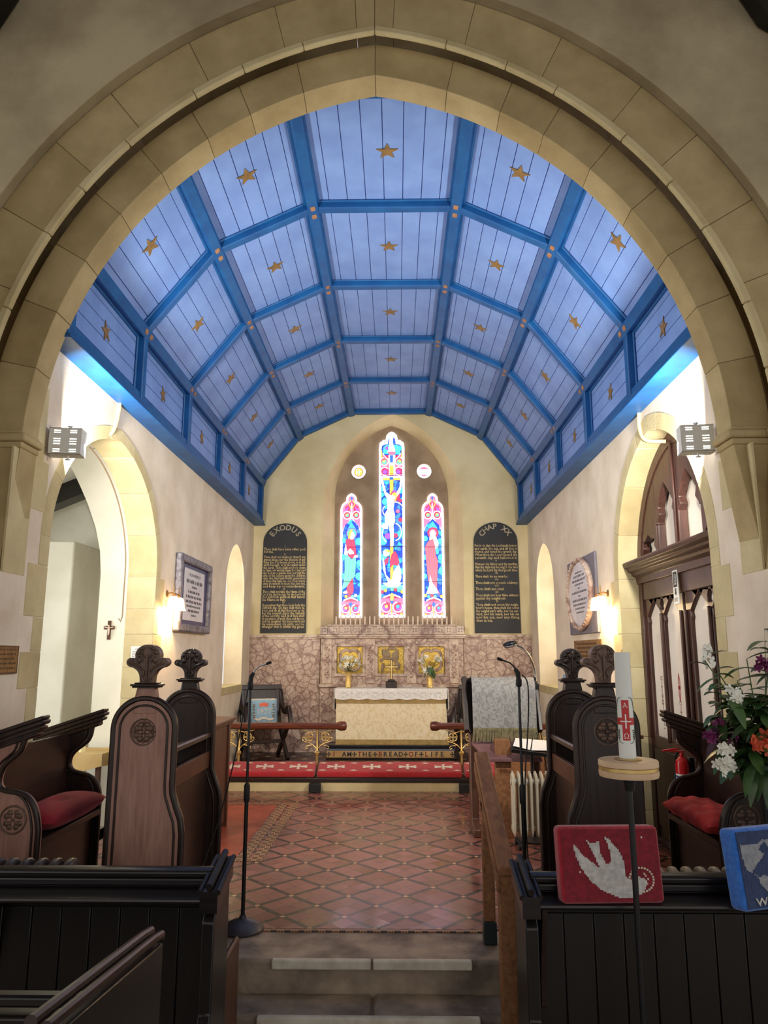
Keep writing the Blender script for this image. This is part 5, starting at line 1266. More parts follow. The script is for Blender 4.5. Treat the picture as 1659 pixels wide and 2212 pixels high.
# ------------------------------------------------------------ choir stalls
def mirx(L, s_): return [(s_ * x, z) for x, z in L]
POPPY = [(.16, 0), (.165, .10), (.18, .22), (.24, .33), (.34, .40), (.44, .42), (.515, .48), (.53, .56), (.49, .63), (.41, .665), (.34, .645), (.30, .655), (.315, .72), (.30, .81), (.25, .90), (.16, .97), (.06, 1.0)]
def poppyhead(parent, M, wd, hgt, th, scallop, m):
    """carved fleur-de-lis finial; M carries local x across, z up"""
    o_ = [(x * wd, z * hgt) for x, z in POPPY]; o_ = ck(o_); poly = o_ + [(-x, z) for x, z in o_[::-1]]
    if scallop:
        top = []; 
        for x, z in poly:
            top.append((x, z))
        poly = top
    b = B(); b.plate(poly, -th / 2, th / 2, M @ faceW()); ph = ob('poppyhead', b, m, parent, bev=.018, seg=3)
    b = B(); W_ = M @ faceW()
    for d in (th / 2, -th / 2):
        s2 = 1 if d > 0 else -1
        b.tube([(0, .02 * hgt, d), (0, .3 * hgt, d + s2 * .006), (0, .62 * hgt, d + s2 * .010), (0, .9 * hgt, d)], [.006, .008, .008, .004], 8, W_)
        b.ell((0, .78 * hgt, d), (.13 * wd, .17 * hgt, .014), W_)
        for s_ in (-1, 1):
            b.tube(ck([(s_ * .06 * wd, .05 * hgt, d), (s_ * .13 * wd, .16 * hgt, d + s2 * .004), (s_ * .05 * wd, .26 * hgt, d + s2 * .004), (s_ * .12 * wd, .36 * hgt, d + s2 * .005), (s_ * .25 * wd, .47 * hgt, d + s2 * .004), (s_ * .38 * wd, .50 * hgt, d), (s_ * .45 * wd, .56 * hgt, d), (s_ * .40 * wd, .61 * hgt, d), (s_ * .36 * wd, .57 * hgt, d)]), .0075, 8, W_)
            b.ell((s_ * .20 * wd, .60 * hgt, d), (.07 * wd, .10 * hgt, .013), W_, 10, 6); b.ell((s_ * .22 * wd, .80 * hgt, d), (.06 * wd, .07 * hgt, .012), W_, 10, 6); b.ell((s_ * .14 * wd, .90 * hgt, d), (.06 * wd, .05 * hgt, .011), W_, 10, 6); b.ell((s_ * .40 * wd, .535 * hgt, d), (.06 * wd, .06 * hgt, .012), W_, 10, 6)
            b.tube([(s_ * .10 * wd, .55 * hgt, d), (s_ * .16 * wd, .70 * hgt, d + s2 * .004), (s_ * .12 * wd, .84 * hgt, d)], .006, 8, W_)
    if scallop:
        for k in range(15):
            a = -.15 + (pi + .3) * k / 14; b.ell((.31 * wd * cos(a), .72 * hgt + .27 * hgt * sin(a), 0), (.012, .012, th * .45), W_, 8, 5)
    ob('carving', b, m, ph)
def rosette(parent, M, cx, cz, r, m, md):
    b = B(); W_ = M @ faceW()
    b.plate(circle(cx, cz, r * .97, 32), -.012, -.0105, W_); b.mi = 1  # disc behind the petals: shade of the recess put in as darker wood
    b.tube([(x, z, .001) for x, z in circle(cx, cz, r, 36)], .006, 8, W_, True)
    for k in range(4):
        a = pi / 4 + k * pi / 2
        for da in (-.32, .32): b.ell((cx + r * .58 * cos(a + da), cz + r * .58 * sin(a + da), -.006), (r * .26, r * .26, .014), W_, 10, 6)
        b.ell((cx + r * .38 * cos(a), cz + r * .38 * sin(a), -.004), (r * .20, r * .20, .012), W_, 10, 6); a2 = k * pi / 2
        b.ell((cx + r * .74 * cos(a2), cz + r * .74 * sin(a2), -.007), (r * .12, r * .12, .008), W_, 8, 5)
    b.ell((cx, cz, 0), (r * .15, r * .15, .012), W_); ob('rosette', b, [md, m], parent)
def stall_end(t, y, s_, face_m, m, rose, scallop, hpop, wpop):
    """panel end of a desk, with moulded edge and poppyhead; x grows towards the aisle (s_ = +1 or -1)"""
    W_, F_ = .372, .440
    side = [(W_, 1.22)] + [(W_, .90), (W_ + .004, .86), (W_ + .028, .79), (F_ - .012, .72), (F_, .64), (F_, 0)]
    top = arc(W_ / 2, 1.22, W_ / 2, pi, 0, 22, .178)
    poly = [(0, 0)] + top[:-1] + side
    poly = mirx(poly, s_); M = Matrix.Translation((0, y, 0))
    hole = circle(s_ * W_ * .49, 1.20, .076, 32) if rose else None
    b = B(); b.plate(poly, -.055, -.008, M @ faceW()); b.plate(poly, -.008, .006, M @ faceW(), holes=[hole] if rose else [])
    e = ob('end_panel', b, face_m, t, bev=.004)
    b = B()
    for ins, r, d in ((.006, .019, -.004), (.046, .007, .007)):
        q = inset(poly, ins); q = q[1:-0] if False else q
        b.tube([(x, z, d) for x, z in q[1:] ] + [(q[0][0], q[0][1], d)], r, 10, M @ faceW(), False) if False else b.tube([(q[0][0], q[0][1], d)] + [(x, z, d) for x, z in q[1:]], r, 10, M @ faceW())
    ob('edge_moulding', b, m, e)
    if rose: rosette(e, M, s_ * W_ * .49, 1.20, .076, OAKC, PEWB)
    cx = s_ * W_ / 2; b = B(); b.plate([(cx - .075, 1.30), (cx + .075, 1.30), (cx + .066, 1.40), (cx + .055, 1.455), (cx - .055, 1.455), (cx - .066, 1.40)], -.05, .008, M @ faceW()); ob('neck', b, face_m, e, bev=.01)
    b = B(); b.box(cx - .078, cx + .078, y - .03, y + .068, 1.452, 1.462); b.box(cx - .088, cx + .088, y - .036, y + .074, 1.462, 1.474); b.box(cx - .068, cx + .068, y - .02, y + .06, 1.474, 1.482); ob('collar', b, m, e, bev=.004)
    poppyhead(e, Matrix.Translation((cx, y + .021, 1.478)), wpop, hpop, .075, scallop, OAKC if rose else m)
def desk(loc, s_, L, label, near_face, group='choir desks', rose=True):
    t = thing('choir_desk', label, 'choir desk', loc, 0, group)
    stall_end(t, 0, s_, near_face, OAK, rose, False, .225, .235); stall_end(t, L, s_, OAK, OAK, False, True, .200, .215)
    def bx(x0, x1): return tuple(sorted((s_ * x0, s_ * x1)))
    b = B(); x0, x1 = bx(.30, .335); b.box(x0, x1, .055, L, .08, .98); ob('front_panel', b, OAKY, t, bev=.003)
    b = B(); pr = [(.36, 1.075), (.36, 1.10), (.35, 1.112), (.33, 1.105), (.02, 1.01), (.02, .985), (.32, 1.075)]
    b.plate(mirx(pr, s_), -L, -.055, faceW()); ob('book_slope', b, OAKY, t, bev=.004)
    b = B(); x0, x1 = bx(.335, .352); b.box(x0, x1, .055, L, .87, .98); ob('front_rail', b, OAKM, t, bev=.004)
    b = B(); x0, x1 = bx(.335, .36); b.box(x0, x1, .055, L, 0, .14); ob('plinth', b, OAKM, t, bev=.004)
    b = B(); x0, x1 = bx(.06, .30); b.box(x0, x1, .055, L, .60, .62); ob('book_shelf', b, OAKY, t)
    return t
desk((-1.665, 4.47, 0), 1, .93, 'choir desk with a worn end panel pale with nave light and a carved rose, open-arch side', OAKP)
desk((1.415, 4.53, 0), -1, .80, 'choir desk with dark ends and twin carved finials, door side', OAK)
tag(ob('service_card', (lambda b: b.box(1.26, 1.34, 4.95, 5.06, 1.10, 1.16) or b)(B()), PAPER, rot=None), 'small white card standing on the book slope of the door-side choir desk', 'card')
# seats behind the desks
def seat_end(t, y, s_, prof, wall, cap_dx, m, rose=None):
    """bench end with sloping moulded top and scooped front; prof: aisle-side outline from top to floor, as distance from the seat's origin towards the aisle"""
    M = Matrix.Translation((0, y, 0)); slope = .33
    prof = [prof[0]] + ck(prof[1:-1]) + [prof[-1]]; tx, tz = prof[0]; poly = prof + [(wall, 0), (wall, tz - slope * (tx - wall))]
    poly = mirx(poly, s_); b = B(); b.plate(poly, -.05, 0, M @ faceW()); e = ob('bench_end', b, m, t, bev=.006)
    b = B(); P = mirx(prof[1:], s_)
    b.tube([(x, z, .0) for x, z in P], .016, 10, M @ faceW()); b.tube([(x - s_ * .035, z, .002) for x, z in P[1:]], .007, 8, M @ faceW()); ob('edge_moulding', b, OAK, e)
    b = B(); Wm = M @ faceW()
    for k, (dz, dx, r) in enumerate(((.012, .03, .012), (-.014, .036, .013), (-.042, .024, .012), (-.072, -.002, .009))):
        x1, x0 = tx + dx, wall
        b.plate(mirx([(x0, tz - slope * (tx - x0) + dz - r), (x1, tz + slope * dx + dz - r), (x1 + .006, tz + slope * dx + dz), (x1, tz + slope * dx + dz + r), (x0, tz - slope * (tx - x0) + dz + r)], s_), -.06 - r, .008 + r, Wm)
    b.plate(mirx([(wall, tz - slope * (tx - wall) - .085), (tx - .004, tz - .085), (tx + .022, tz + .012), (wall, tz - slope * (tx - wall) + .012)], s_), -.062, .010, Wm)
    ob('cap_moulding', b, OAK, e, bev=.008)
    if rose: rosette(e, M, s_ * rose[0], rose[1], rose[2], OAKC, PEWB)
prof_far = [(.0, 1.235), (-.045, 1.20), (-.05, 1.12), (-.06, 1.06), (-.10, 1.025), (-.15, .99), (-.182, .95), (-.196, .905), (-.188, .87), (-.16, .845), (-.11, .832), (-.06, .822), (-.02, .80), (.012, .765), (.03, .715), (.036, .66), (.036, 0)]
prof_near = [(.0, 1.26), (-.06, 1.22), (-.075, 1.15), (-.085, 1.10), (-.12, 1.065), (-.165, 1.03), (-.195, .98), (-.205, .92), (-.19, .885), (-.15, .872), (-.08, .866), (-.03, .845), (.01, .80), (.035, .74), (.05, .66), (.055, 0)]
def seat(loc, s_, L, wall_n, wall_f, label, cushion_m, clab, rose):
    t = thing('choir_bench', label, 'choir bench', loc, 0, 'choir benches')
    seat_end(t, 0, s_, prof_near, wall_n, 0, OAKP if s_ > 0 else OAK, rose); seat_end(t, L, s_, prof_far, wall_f, 0, OAK)
    def bx(x0, x1): return tuple(sorted((s_ * x0, s_ * x1)))
    b = B(); x0, x1 = bx(wall_n + .02, .05); b.box(x0, x1, .05, L, .56, .60); ob('seat', b, OAKY, t, bev=.006)
    b = B(); x0, x1 = bx(-.23, -.205); b.box(x0, x1, .05, L, .60, 1.10); ob('back_panel', b, OAKY, t)
    b = B(); x0, x1 = bx(-.02, .0); b.box(x0, x1, .05, L, 0, .56); ob('seat_front', b, OAKY, t)
    c = thing('seat_cushion', clab, 'cushion', (loc[0], loc[1], loc[2] + .602), 0, 'red choir seat cushions')
    x0, x1 = bx(-.20, .10); b = B(); b.pillow(x0, x1, .06, L - .01, .0, .15 if s_ > 0 else .13, p=6, puff=.5, nx=22, ny=22)
    if s_ < 0:
        R_ = random.Random(8)
        for v in b.bm.verts: v.co.z += .008 * sin(v.co.y * 38 + v.co.x * 15) + .005 * sin(v.co.x * 60 - v.co.y * 21)
    else:
        for v in b.bm.verts:
            dx = (v.co.x - (x0 + x1) / 2); dy = v.co.y - L * .5; v.co.z -= .022 * math.exp(-(dx * dx + dy * dy) / .004) * (1 if v.co.z > .05 else 0)
    ob('cover', b, cushion_m, c, smooth=80)
seat((-2.10, 4.46, 0), 1, .92, -.235, -.62, 'choir seat with carved rose end against the open arch', VELVET, 'crimson velvet cushion on the choir seat by the open arch', (-.10, .715, .075))
seat((1.875, 4.46, 0), -1, .86, -.262, -.262, 'choir seat with scooped dark ends against the door wall', REDCOV, 'rumpled red cotton cushion on the choir seat by the door', (-.095, .735, .072))
# clergy desk beyond each choir desk
t = thing('clergy_desk', 'brown oak reading desk behind the choir desk on the open-arch side', 'desk', (-1.66, 6.75, 0))
b = B(); b.box(-.50, .0, 0, .05, 0, 1.0); b.box(-.5, 0, .85, .9, 0, 1.0); ob('end_panel', b, OAKM, t, bev=.005)
b = B(); b.box(-.05, -.02, .05, .85, .05, .96); ob('front_panel', b, OAKM, t); b = B(); b.box(-.52, .05, -.03, .93, 1.0, 1.03); b.box(-.5, .025, -.015, .915, .97, 1.0); ob('top', b, OAKM, t, bev=.008)
t = thing('side_desk', 'brown oak desk behind the door-side choir desk, below the door', 'desk', (1.52, 6.2, 0))
b = B(); b.box(0, .42, 0, .04, 0, .98); b.box(0, .42, .9, .94, 0, .98); ob('end_panel', b, OAKM, t, bev=.005)
b = B(); b.box(.02, .05, .04, .9, .05, .96); ob('front_panel', b, OAKM, t); b = B(); b.box(-.02, .45, -.02, .96, .98, 1.01); ob('top', b, OAKM, t, bev=.006)
# ------------------------------------------------------------ chapel table
t = thing('chapel_table', 'small table under a straw-coloured cloth in the open side arch', 'table', (-2.91, 7.26, 0))
b = B(); b.box(-.20, .20, -.22, .24, .70, .74); ob('top', b, OAKM, t, bev=.004)
for x in (-.17, .17):
    for y in (-.19, .21): b = B(); b.box(x - .02, x + .02, y - .02, y + .02, 0, .70); ob('leg', b, OAKM, t)
tc = thing('table_cloth', 'straw-coloured cloth with white edge on the chapel table', 'tablecloth', (-2.91, 7.26, .742))
b = B(); b.box(-.215, .215, -.235, .255, 0, .006); b.raw([(-.215, -.236, .005), (.215, -.236, .005), (.215, -.24, -.10), (.06, -.245, -.14), (-.10, -.27, -.26), (-.20, -.245, -.16), (-.215, -.24, -.2)], [(0, 1, 2, 3, 4, 5, 6)])
b.raw([(.216, -.236, .005), (.216, .25, .005), (.222, .25, -.1), (.222, 0, -.12), (.222, -.236, -.10)], [(0, 1, 2, 3, 4)]); ob('cloth', b, YCLOTH, tc, smooth=30)
b = B(); b.raw([(-.216, -.238, .0), (-.14, -.24, -.0), (-.12, -.275, -.24), (-.15, -.25, -.20), (-.2, -.25, -.30)], [(0, 1, 2, 3, 4)]); ob('white_edge', b, LINEN, tc, smooth=0)
for i, (x, y, h_, r) in enumerate(((-.09, -.08, .17, .025), (-.02, -.12, .10, .028))):
    b = B(); b.lathe([(r, 0), (r, h_ - .01), (r * .8, h_), (r * .5, h_ - .008), (.002, h_ - .01)], n=18); b.cyl((0, 0, h_ - .01), (.001, 0, h_ + .008), .002, None, 6)
    tag(ob('pillar_candle', b, WAXY, loc=(-2.91 + x, 7.26 + y, .749)), ['taller ivory candle on the chapel table', 'shorter ivory candle on the chapel table'][i], 'candle', 'candles on the chapel table')
# ------------------------------------------------------------ lectern and what stands on it
LX, LY = 1.035, 7.5
t = thing('lectern', 'dark wooden lectern draped with a fringed silver cloth', 'lectern', (LX, LY, 0))
Ml = Matrix.Translation((0, .06, 1.17)) @ Matrix.Rotation(-.42, 4, 'X')
b = B(); b.box(-.385, .36, -.03, .0, -.30, .245, Ml); ob('book_board', b, OAK, t, bev=.006)
b = B(); b.box(-.385, -.34, -.09, .0, -.30, .245, Ml); b.box(.325, .36, -.09, .0, -.30, .245, Ml); b.box(-.385, .36, -.05, .0, .2, .245, Ml); ob('board_frame', b, OAK, t, bev=.006)
for s_ in (-1, 1):
    b = B(); x = s_ * .30; b.plate([(-.30, 0), (.22, 0), (.22, .07), (.09, .12), (.07, .9), (-.07, .9), (-.10, .12), (-.30, .07)], x - .035, x + .035, frame((0, 0, 0), (0, 1, 0), (0, 0, 1), (1, 0, 0))); ob('leg', b, OAKM, t, bev=.01)
b = B(); b.box(-.12, .02, -.30, -.18, .0, .86); ob('centre_post', b, HANDW, t, bev=.004)
b = B(); b.raw([(-.20, -.36, .70), (.30, -.36, .70), (.28, -.02, .84), (-.34, -.02, .84), (-.20, -.36, .67), (.30, -.36, .67), (.28, -.02, .81), (-.34, -.02, .81)], [(0, 1, 2, 3), (7, 6, 5, 4), (0, 4, 5, 1), (1, 5, 6, 2), (2, 6, 7, 3), (3, 7, 4, 0)]); ob('shelf', b, PURPLEB, t, bev=.004)
tc = thing('lectern_cloth', 'silver damask lectern fall with a long olive fringe', 'cloth', (LX, LY, 0))
b = B(); W2 = .306; nx = 24
rows = [(.13, 1.36), (.10, 1.41), (.04, 1.425), (-.06, 1.415), (-.10, 1.36), (-.115, 1.26), (-.12, 1.15), (-.125, 1.05), (-.128, .96), (-.13, .935)]
vs = []; fs = []
for j, (y, z) in enumerate(rows):
    for i in range(nx + 1): u = i / nx; vs.append((-W2 + 2 * W2 * u, y - .006 * (j / 9) * sin(u * 17), z + .004 * sin(u * 9 + j)))
for j in range(len(rows) - 1):
    for i in range(nx): a = j * (nx + 1) + i; fs.append((a, a + 1, a + nx + 2, a + nx + 1))
b.raw(vs, fs); ob('fall', b, SILVER, tc, smooth=70)
b = B(); R_ = random.Random(9)
for i in range(62):
    x = -W2 + 2 * W2 * (i + .5) / 62; dx = R_.uniform(-.006, .006) + .012 * (x / W2); b.tube([(x, -.133, .945), (x + dx * .4, -.137, .89), (x + dx, -.138 + R_.uniform(-.004, .004), .825)], [.0042, .0045, .0036], 5)
b.box(-W2, W2, -.136, -.128, .936, .952); ob('fringe', b, FRINGE, tc)
t = thing('reading_lamp', 'black gooseneck reading lamp clipped to the lectern top', 'lamp', (LX + .34, LY + .05, 1.27))
b = B(); b.box(-.03, .03, -.03, .03, -.10, .09); b.cyl((0, 0, .09), (0, 0, .12), .02, .012); ob('clamp', b, BLACK, t, bev=.006)
b = B(); b.tube(ck([(.0, 0, .10), (.005, 0, .18), (-.01, 0, .26), (-.05, -.01, .36), (-.11, -.02, .43), (-.18, -.03, .46)]), .010, 10); ob('gooseneck', b, CHROME, t)
Mh = Matrix.Translation((-.245, -.045, .468)) @ Matrix.Rotation(-.18, 4, 'Y')
b = B(); b.ell((0, 0, 0), (.075, .055, .028), Mh @ Matrix.Translation((0, 0, .008)), 20, 10); ob('shade', b, BLACK, t); b = B(); b.ell((0, 0, 0), (.068, .05, .018), Mh @ Matrix.Translation((0, 0, -.012)), 20, 8); ob('reflector', b, CHROME, t)
b = B(); b.tube([(.0, .0, -.10), (.0, -.03, -.25), (.03, -.05, -.42), (.055, -.06, -.65), (.075, -.08, -.80), (.085, -.1, -.93), (.12, -.12, -1.15)], .0045, 8); pl = ob('flex', b, RUBBER, t); b = B(); b.box(.045, .115, -.13, -.07, -.88, -.78); ob('plug', b, BLACKM, pl, bev=.012)
t = thing('music_stand', 'black music desk tray with open white papers behind the lectern', 'music stand', (1.235, 7.13, 0))
Mt = Matrix.Translation((0, 0, .79)) @ Matrix.Rotation(.12, 4, 'Y') @ Matrix.Rotation(.30, 4, 'X')
b = B(); b.plate(circle(0, 0, .19, 32, .12), -.006, .0, Mt); b.box(-.2, .2, -.13, -.12, -.006, .03, Mt); ob('tray', b, BLACK, t, bev=.003)
b = B(); b.cyl((0, 0, .02), (0, 0, .78), .012); b.lathe([(.16, 0), (.16, .012), (.02, .03)]); ob('column', b, BLACK, t)
t = thing('sheet_music', 'open white sheets on the black music tray', 'paper', (1.235, 7.13, .80))
b = B(); Mq = Matrix.Rotation(.12, 4, 'Y') @ Matrix.Rotation(.30, 4, 'X'); b.raw([(-.17, -.02, .004), (-.02, -.07, .006), (.02, .12, .03), (-.13, .13, .02)], [(0, 1, 2, 3)], Mq); b.raw([(-.01, -.075, .006), (.19, -.03, .01), (.16, .14, .03), (.03, .12, .03)], [(0, 1, 2, 3)], Mq); ob('sheet', b, PAPER, t, smooth=0)
t = thing('small_cupboard', 'low brown cupboard behind the white radiator', 'cupboard', (1.30, 8.3, 0)); b = B(); b.box(-.22, .30, 0, .3, 0, .70); ob('body', b, OAKM, t, bev=.006); b = B(); b.box(-.19, .27, -.012, 0, .05, .66); ob('door', b, HANDW, t, bev=.004)
# ------------------------------------------------------------ oil radiator
t = thing('oil_radiator', 'cream finned portable oil radiator on wheels beside the lectern', 'radiator', (1.0, 6.88, 0))
for i in range(7):
    x = i * .05; b = B()
    o_ = [(-.075, .10), (-.09, .16), (-.09, .54), (-.07, .60), (-.03, .625), (.0, .63), (.06, .625), (.08, .58), (.08, .14), (.06, .10)]
    b.plate(o_, x + .016, x + .024, frame((0, 0, 0), (0, 1, 0), (0, 0, 1), (1, 0, 0))); b.plate(inset(o_, .018), x + .008, x + .032, frame((0, 0, 0), (0, 1, 0), (0, 0, 1), (1, 0, 0))); ob('fin', b, CREAMMET, t, bev=.006)
for z in (.16, .54): b = B(); b.cyl((0, 0, z), (.36, 0, z), .028); ob('oil_tube', b, CREAMMET, t)
for x in (.05, .3):
    for y in (-.10, .10): b = B(); b.cyl((x - .012, y, .03), (x + .012, y, .03), .03, None, 14); ob('castor', b, BLACKM, t)
    b = B(); b.box(x - .01, x + .01, -.11, .11, .045, .065); ob('axle', b, BLACKM, t)
b = B(); b.box(.36, .44, -.09, .08, .12, .60); ob('control_box', b, CREAMMET, t, bev=.012)
# ------------------------------------------------------------ microphone stands
def mic(loc, H, lab, gx, gz, base, cable):
    t = thing('microphone_stand', lab, 'microphone stand', loc, 0, 'microphone stands')
    if base: b = B(); b.lathe([(.128, 0), (.130, .008), (.122, .02), (.07, .05), (.022, .066), (.018, .085)], n=36); ob('base', b, IRON, t)
    else: b = B(); b.lathe([(.128, 0), (.13, .008), (.122, .02), (.07, .05), (.022, .066), (.018, .085)], n=36); ob('base', b, IRON, t)
    b = B(); b.cyl((0, 0, .06), (0, 0, H * .54), .0125, None, 16); ob('lower_tube', b, BLACK, t); b = B(); b.cyl((0, 0, H * .54), (0, 0, H - .04), .0085, None, 16); ob('upper_tube', b, BLACK, t)
    b = B(); b.lathe([(.014, H * .50), (.019, H * .505), (.019, H * .565), (.013, H * .575)], n=18); ob('clutch', b, BLACKM, t); b = B(); b.lathe([(.012, H - .055), (.019, H - .045), (.019, H - .01), (.012, H)], n=16); ob('collar', b, BLACKM, t)
    b = B(); b.tube([(0, 0, H - .01), (.004 * gx, 0, H + .03), (.02 * gx, -.002, H + .055)], [.015, .016, .011], 12); ob('clip', b, BLACKM, t)
    b = B(); b.tube([(.015 * gx, 0, H + .05), (.03 * gx, 0, H + .05 + .4 * gz), (.055 * gx, 0, H + .05 + .75 * gz), (.10 * gx, 0, H + .05 + gz)], [.007, .005, .005, .006], 10); mh = ob('microphone', b, STEEL if base else BLACK, t)
    b = B(); e = Vector((.10 * gx, 0, H + .05 + gz)); b.tube([e, e + Vector((.03 * gx, 0, .012))], [.009, .010], 12); ob('windshield', b, BLACKM, mh)
    b = B(); b.tube(ck(cable), .0042, 8); ob('cable', b, RUBBER, t)
    return t
mic((-.945, 4.89, 0), 1.475, 'microphone stand with round base on the top step, by the pale desk end', 1, .06, True, [(-.01, 0, 1.46), (-.04, .03, 1.3), (-.10, .1, 1.0), (-.19, .12, .62), (-.27, .04, .34), (-.30, -.1, .22), (-.30, -.2, .02)])
mic((.765, 4.78, 0), 1.50, 'microphone stand beside the wooden handrail, in front of the silver cloth', -1, .06, False, [(.02, 0, 1.52), (.055, 0, 1.49), (.06, .0, 1.38), (.045, 0, 1.15), (.02, -.01, .95), (.014, -.012, .8), (.014, -.012, .5), (.03, -.02, .2), (.08, -.03, .06), (.2, .1, .01)])
# ------------------------------------------------------------ handrail over the steps
t = thing('handrail', 'oak handrail with two posts beside the chancel steps', 'handrail', (.55, 4.10, -.34))
b = B(); b.box(-.033, .045, -.045, .045, 0, .90); ob('post', b, HANDW, t, bev=.006)
b = B(); b.box(-.045, .02, .58, .66, .46, 1.12); ob('post', b, HANDW, t, bev=.006)
b = B(); b.box(-.05, .025, .572, .668, .34, .46); ob('metal_shoe', b, mat('green_grey_metal', rgb(44, 54, 54), None, rough=.4, metal=.4), t, bev=.003)
b = B(); V = [(-.04, -.06, .88), (.05, -.06, .88), (.05, 1.02, 1.31), (-.04, 1.02, 1.31), (-.04, -.06, .925), (.05, -.06, .925), (.05, 1.02, 1.355), (-.04, 1.02, 1.355)]
b.raw(V, [(0, 3, 2, 1), (4, 5, 6, 7), (0, 1, 5, 4), (1, 2, 6, 5), (2, 3, 7, 6), (3, 0, 4, 7)]); ob('rail', b, HANDW, t, bev=.008)
b = B(); V = [(-.045, -.05, .80), (-.03, -.05, .80), (-.03, 1.0, 1.22), (-.045, 1.0, 1.22), (-.045, -.05, .875), (-.03, -.05, .875), (-.03, 1.0, 1.295), (-.045, 1.0, 1.295)]
b.raw(V, [(0, 3, 2, 1), (4, 5, 6, 7), (0, 1, 5, 4), (1, 2, 6, 5), (2, 3, 7, 6), (3, 0, 4, 7)]); ob('side_fillet', b, HANDW, t, bev=.004)
# ------------------------------------------------------------ radiators behind the front pews
def colrad(x0, x1, y, z, n, m, label):
    t = thing('column_radiator', label, 'radiator', (x0, y, -.34), 0, 'column radiators behind the front pews'); H = z + .34; wd = (x1 - x0) / n
    for i in range(n):
        b = B(); cx = wd * (i + .5); o_ = [(-.07, .06), (-.07, H - .05), (-.05, H - .012), (0, H), (.05, H - .012), (.07, H - .05), (.07, .06), (0, .02)]
        b.plate(o_, cx - wd * .30, cx + wd * .30, frame((0, 0, 0), (0, 1, 0), (0, 0, 1), (1, 0, 0))); ob('column', b, m, t, bev=wd * .28, seg=4)
colrad(-2.25, -1.645, 4.06, .615, 8, IRON, 'dark grey column radiator behind the black pew, open-arch side'); colrad(1.08, 2.0, 4.06, .588, 13, IRONW, 'pale column radiator behind the black pew with kneelers')
# ------------------------------------------------------------ front pew desks
def pewfront(xe, s_, xo, label, bracket):
    """prayer desk seen from the seats: moulded top, ledge, boarded front, end with ridged top. xe: the aisle end, xo: the far end"""
    t = thing('pew_desk', label, 'pew', (xe, 3.65, -.365 if s_ > 0 else -.38), 0, 'front pew desks'); L = abs(xo - xe); Z = .34
    def bx(a, c): return tuple(sorted((-s_ * a, -s_ * c)))
    x0, x1 = bx(.05, L)
    b = B(); b.box(x0, x1, .0, .035, .0, .99); ob('boarding', b, PEWB, t)
    b = B(); k = int(L / .135)
    for i in range(k):
        a, c = bx(.06 + i * .135, .06 + (i + 1) * .135 - .006); b.box(a, c, -.014, .0, 0, .88)
    ob('board', b, PEWB, t, bev=.003, weld=False)
    b = B(); b.plate([(y, z) for y, z in [(-.02, 1.005), (.05, 1.005), (.055, 1.03), (.03, 1.045), (0, 1.045), (-.022, 1.03)]], x0, x1, frame((0, 0, 0), (0, 1, 0), (0, 0, 1), (1, 0, 0))); b.plate([(-.015, .97), (.0, .97), (.0, 1.01), (-.015, 1.0)], x0, x1, frame((0, 0, 0), (0, 1, 0), (0, 0, 1), (1, 0, 0))); ob('top_rail', b, PEWX, t, bev=.006)
    b = B(); b.plate([(-.14, .93), (-.15, .94), (-.145, .955), (0, .965), (0, .935)], x0, x1, frame((0, 0, 0), (0, 1, 0), (0, 0, 1), (1, 0, 0))); ob('ledge', b, PEWX, t, bev=.004)
    b = B(); a, c = bx(.0, .055)
    pr = [(-.19, 0), (.14, 0), (.14, .96), (.11, .99), (-.10, .975), (-.15, .95), (-.12, .90), (-.155, .86), (-.155, .5), (-.19, .46)]
    b.plate(pr, a, c, frame((0, 0, 0), (0, 1, 0), (0, 0, 1), (1, 0, 0))); e = ob('bench_end', b, PEWB, t, bev=.006)
    b = B()
    for off, z_, r in ((-.012, .0, .013), (.028, .022, .016), (.066, .0, .013)):
        xx = -s_ * off; b.tube([(xx, .15, 1.055 + z_), (xx, -.16, .985 + z_)], r, 10)
    xa, xb = sorted((-s_ * -.012, -s_ * .066)); b.raw([(x, y, z) for x in (xa, xb) for y, z in ((.15, .97), (-.16, .90), (-.16, .988), (.15, 1.058))], [(0, 1, 2, 3), (7, 6, 5, 4), (0, 4, 5, 1), (1, 5, 6, 2), (2, 6, 7, 3), (3, 7, 4, 0)]); ob('ridged_cap', b, PEWX, e)
    if bracket:
        b = B(); a, c = bx(bracket - .012, bracket + .012); b.plate([(0, .93), (-.12, .93), (-.115, .88), (-.06, .74), (-.03, .62), (-.02, .5), (0, .48)], a, c, frame((0, 0, 0), (0, 1, 0), (0, 0, 1), (1, 0, 0))); ob('bracket', b, OAKX, t, bev=.004)
    return t
pewfront(-.80, 1, -2.5, 'black oak pew desk with ledge and bracket, open-arch side of the aisle', 1.02); t = pewfront(.555, -1, 2.4, 'black oak pew desk carrying the two tapestry kneelers', .09)
b = B(); b.box(-.845, -.815, 3.83, 4.16, -.34, .22); tag(ob('side_board', b, OAKM, bev=.02), 'brown board standing between the black pew and the steps', 'board')
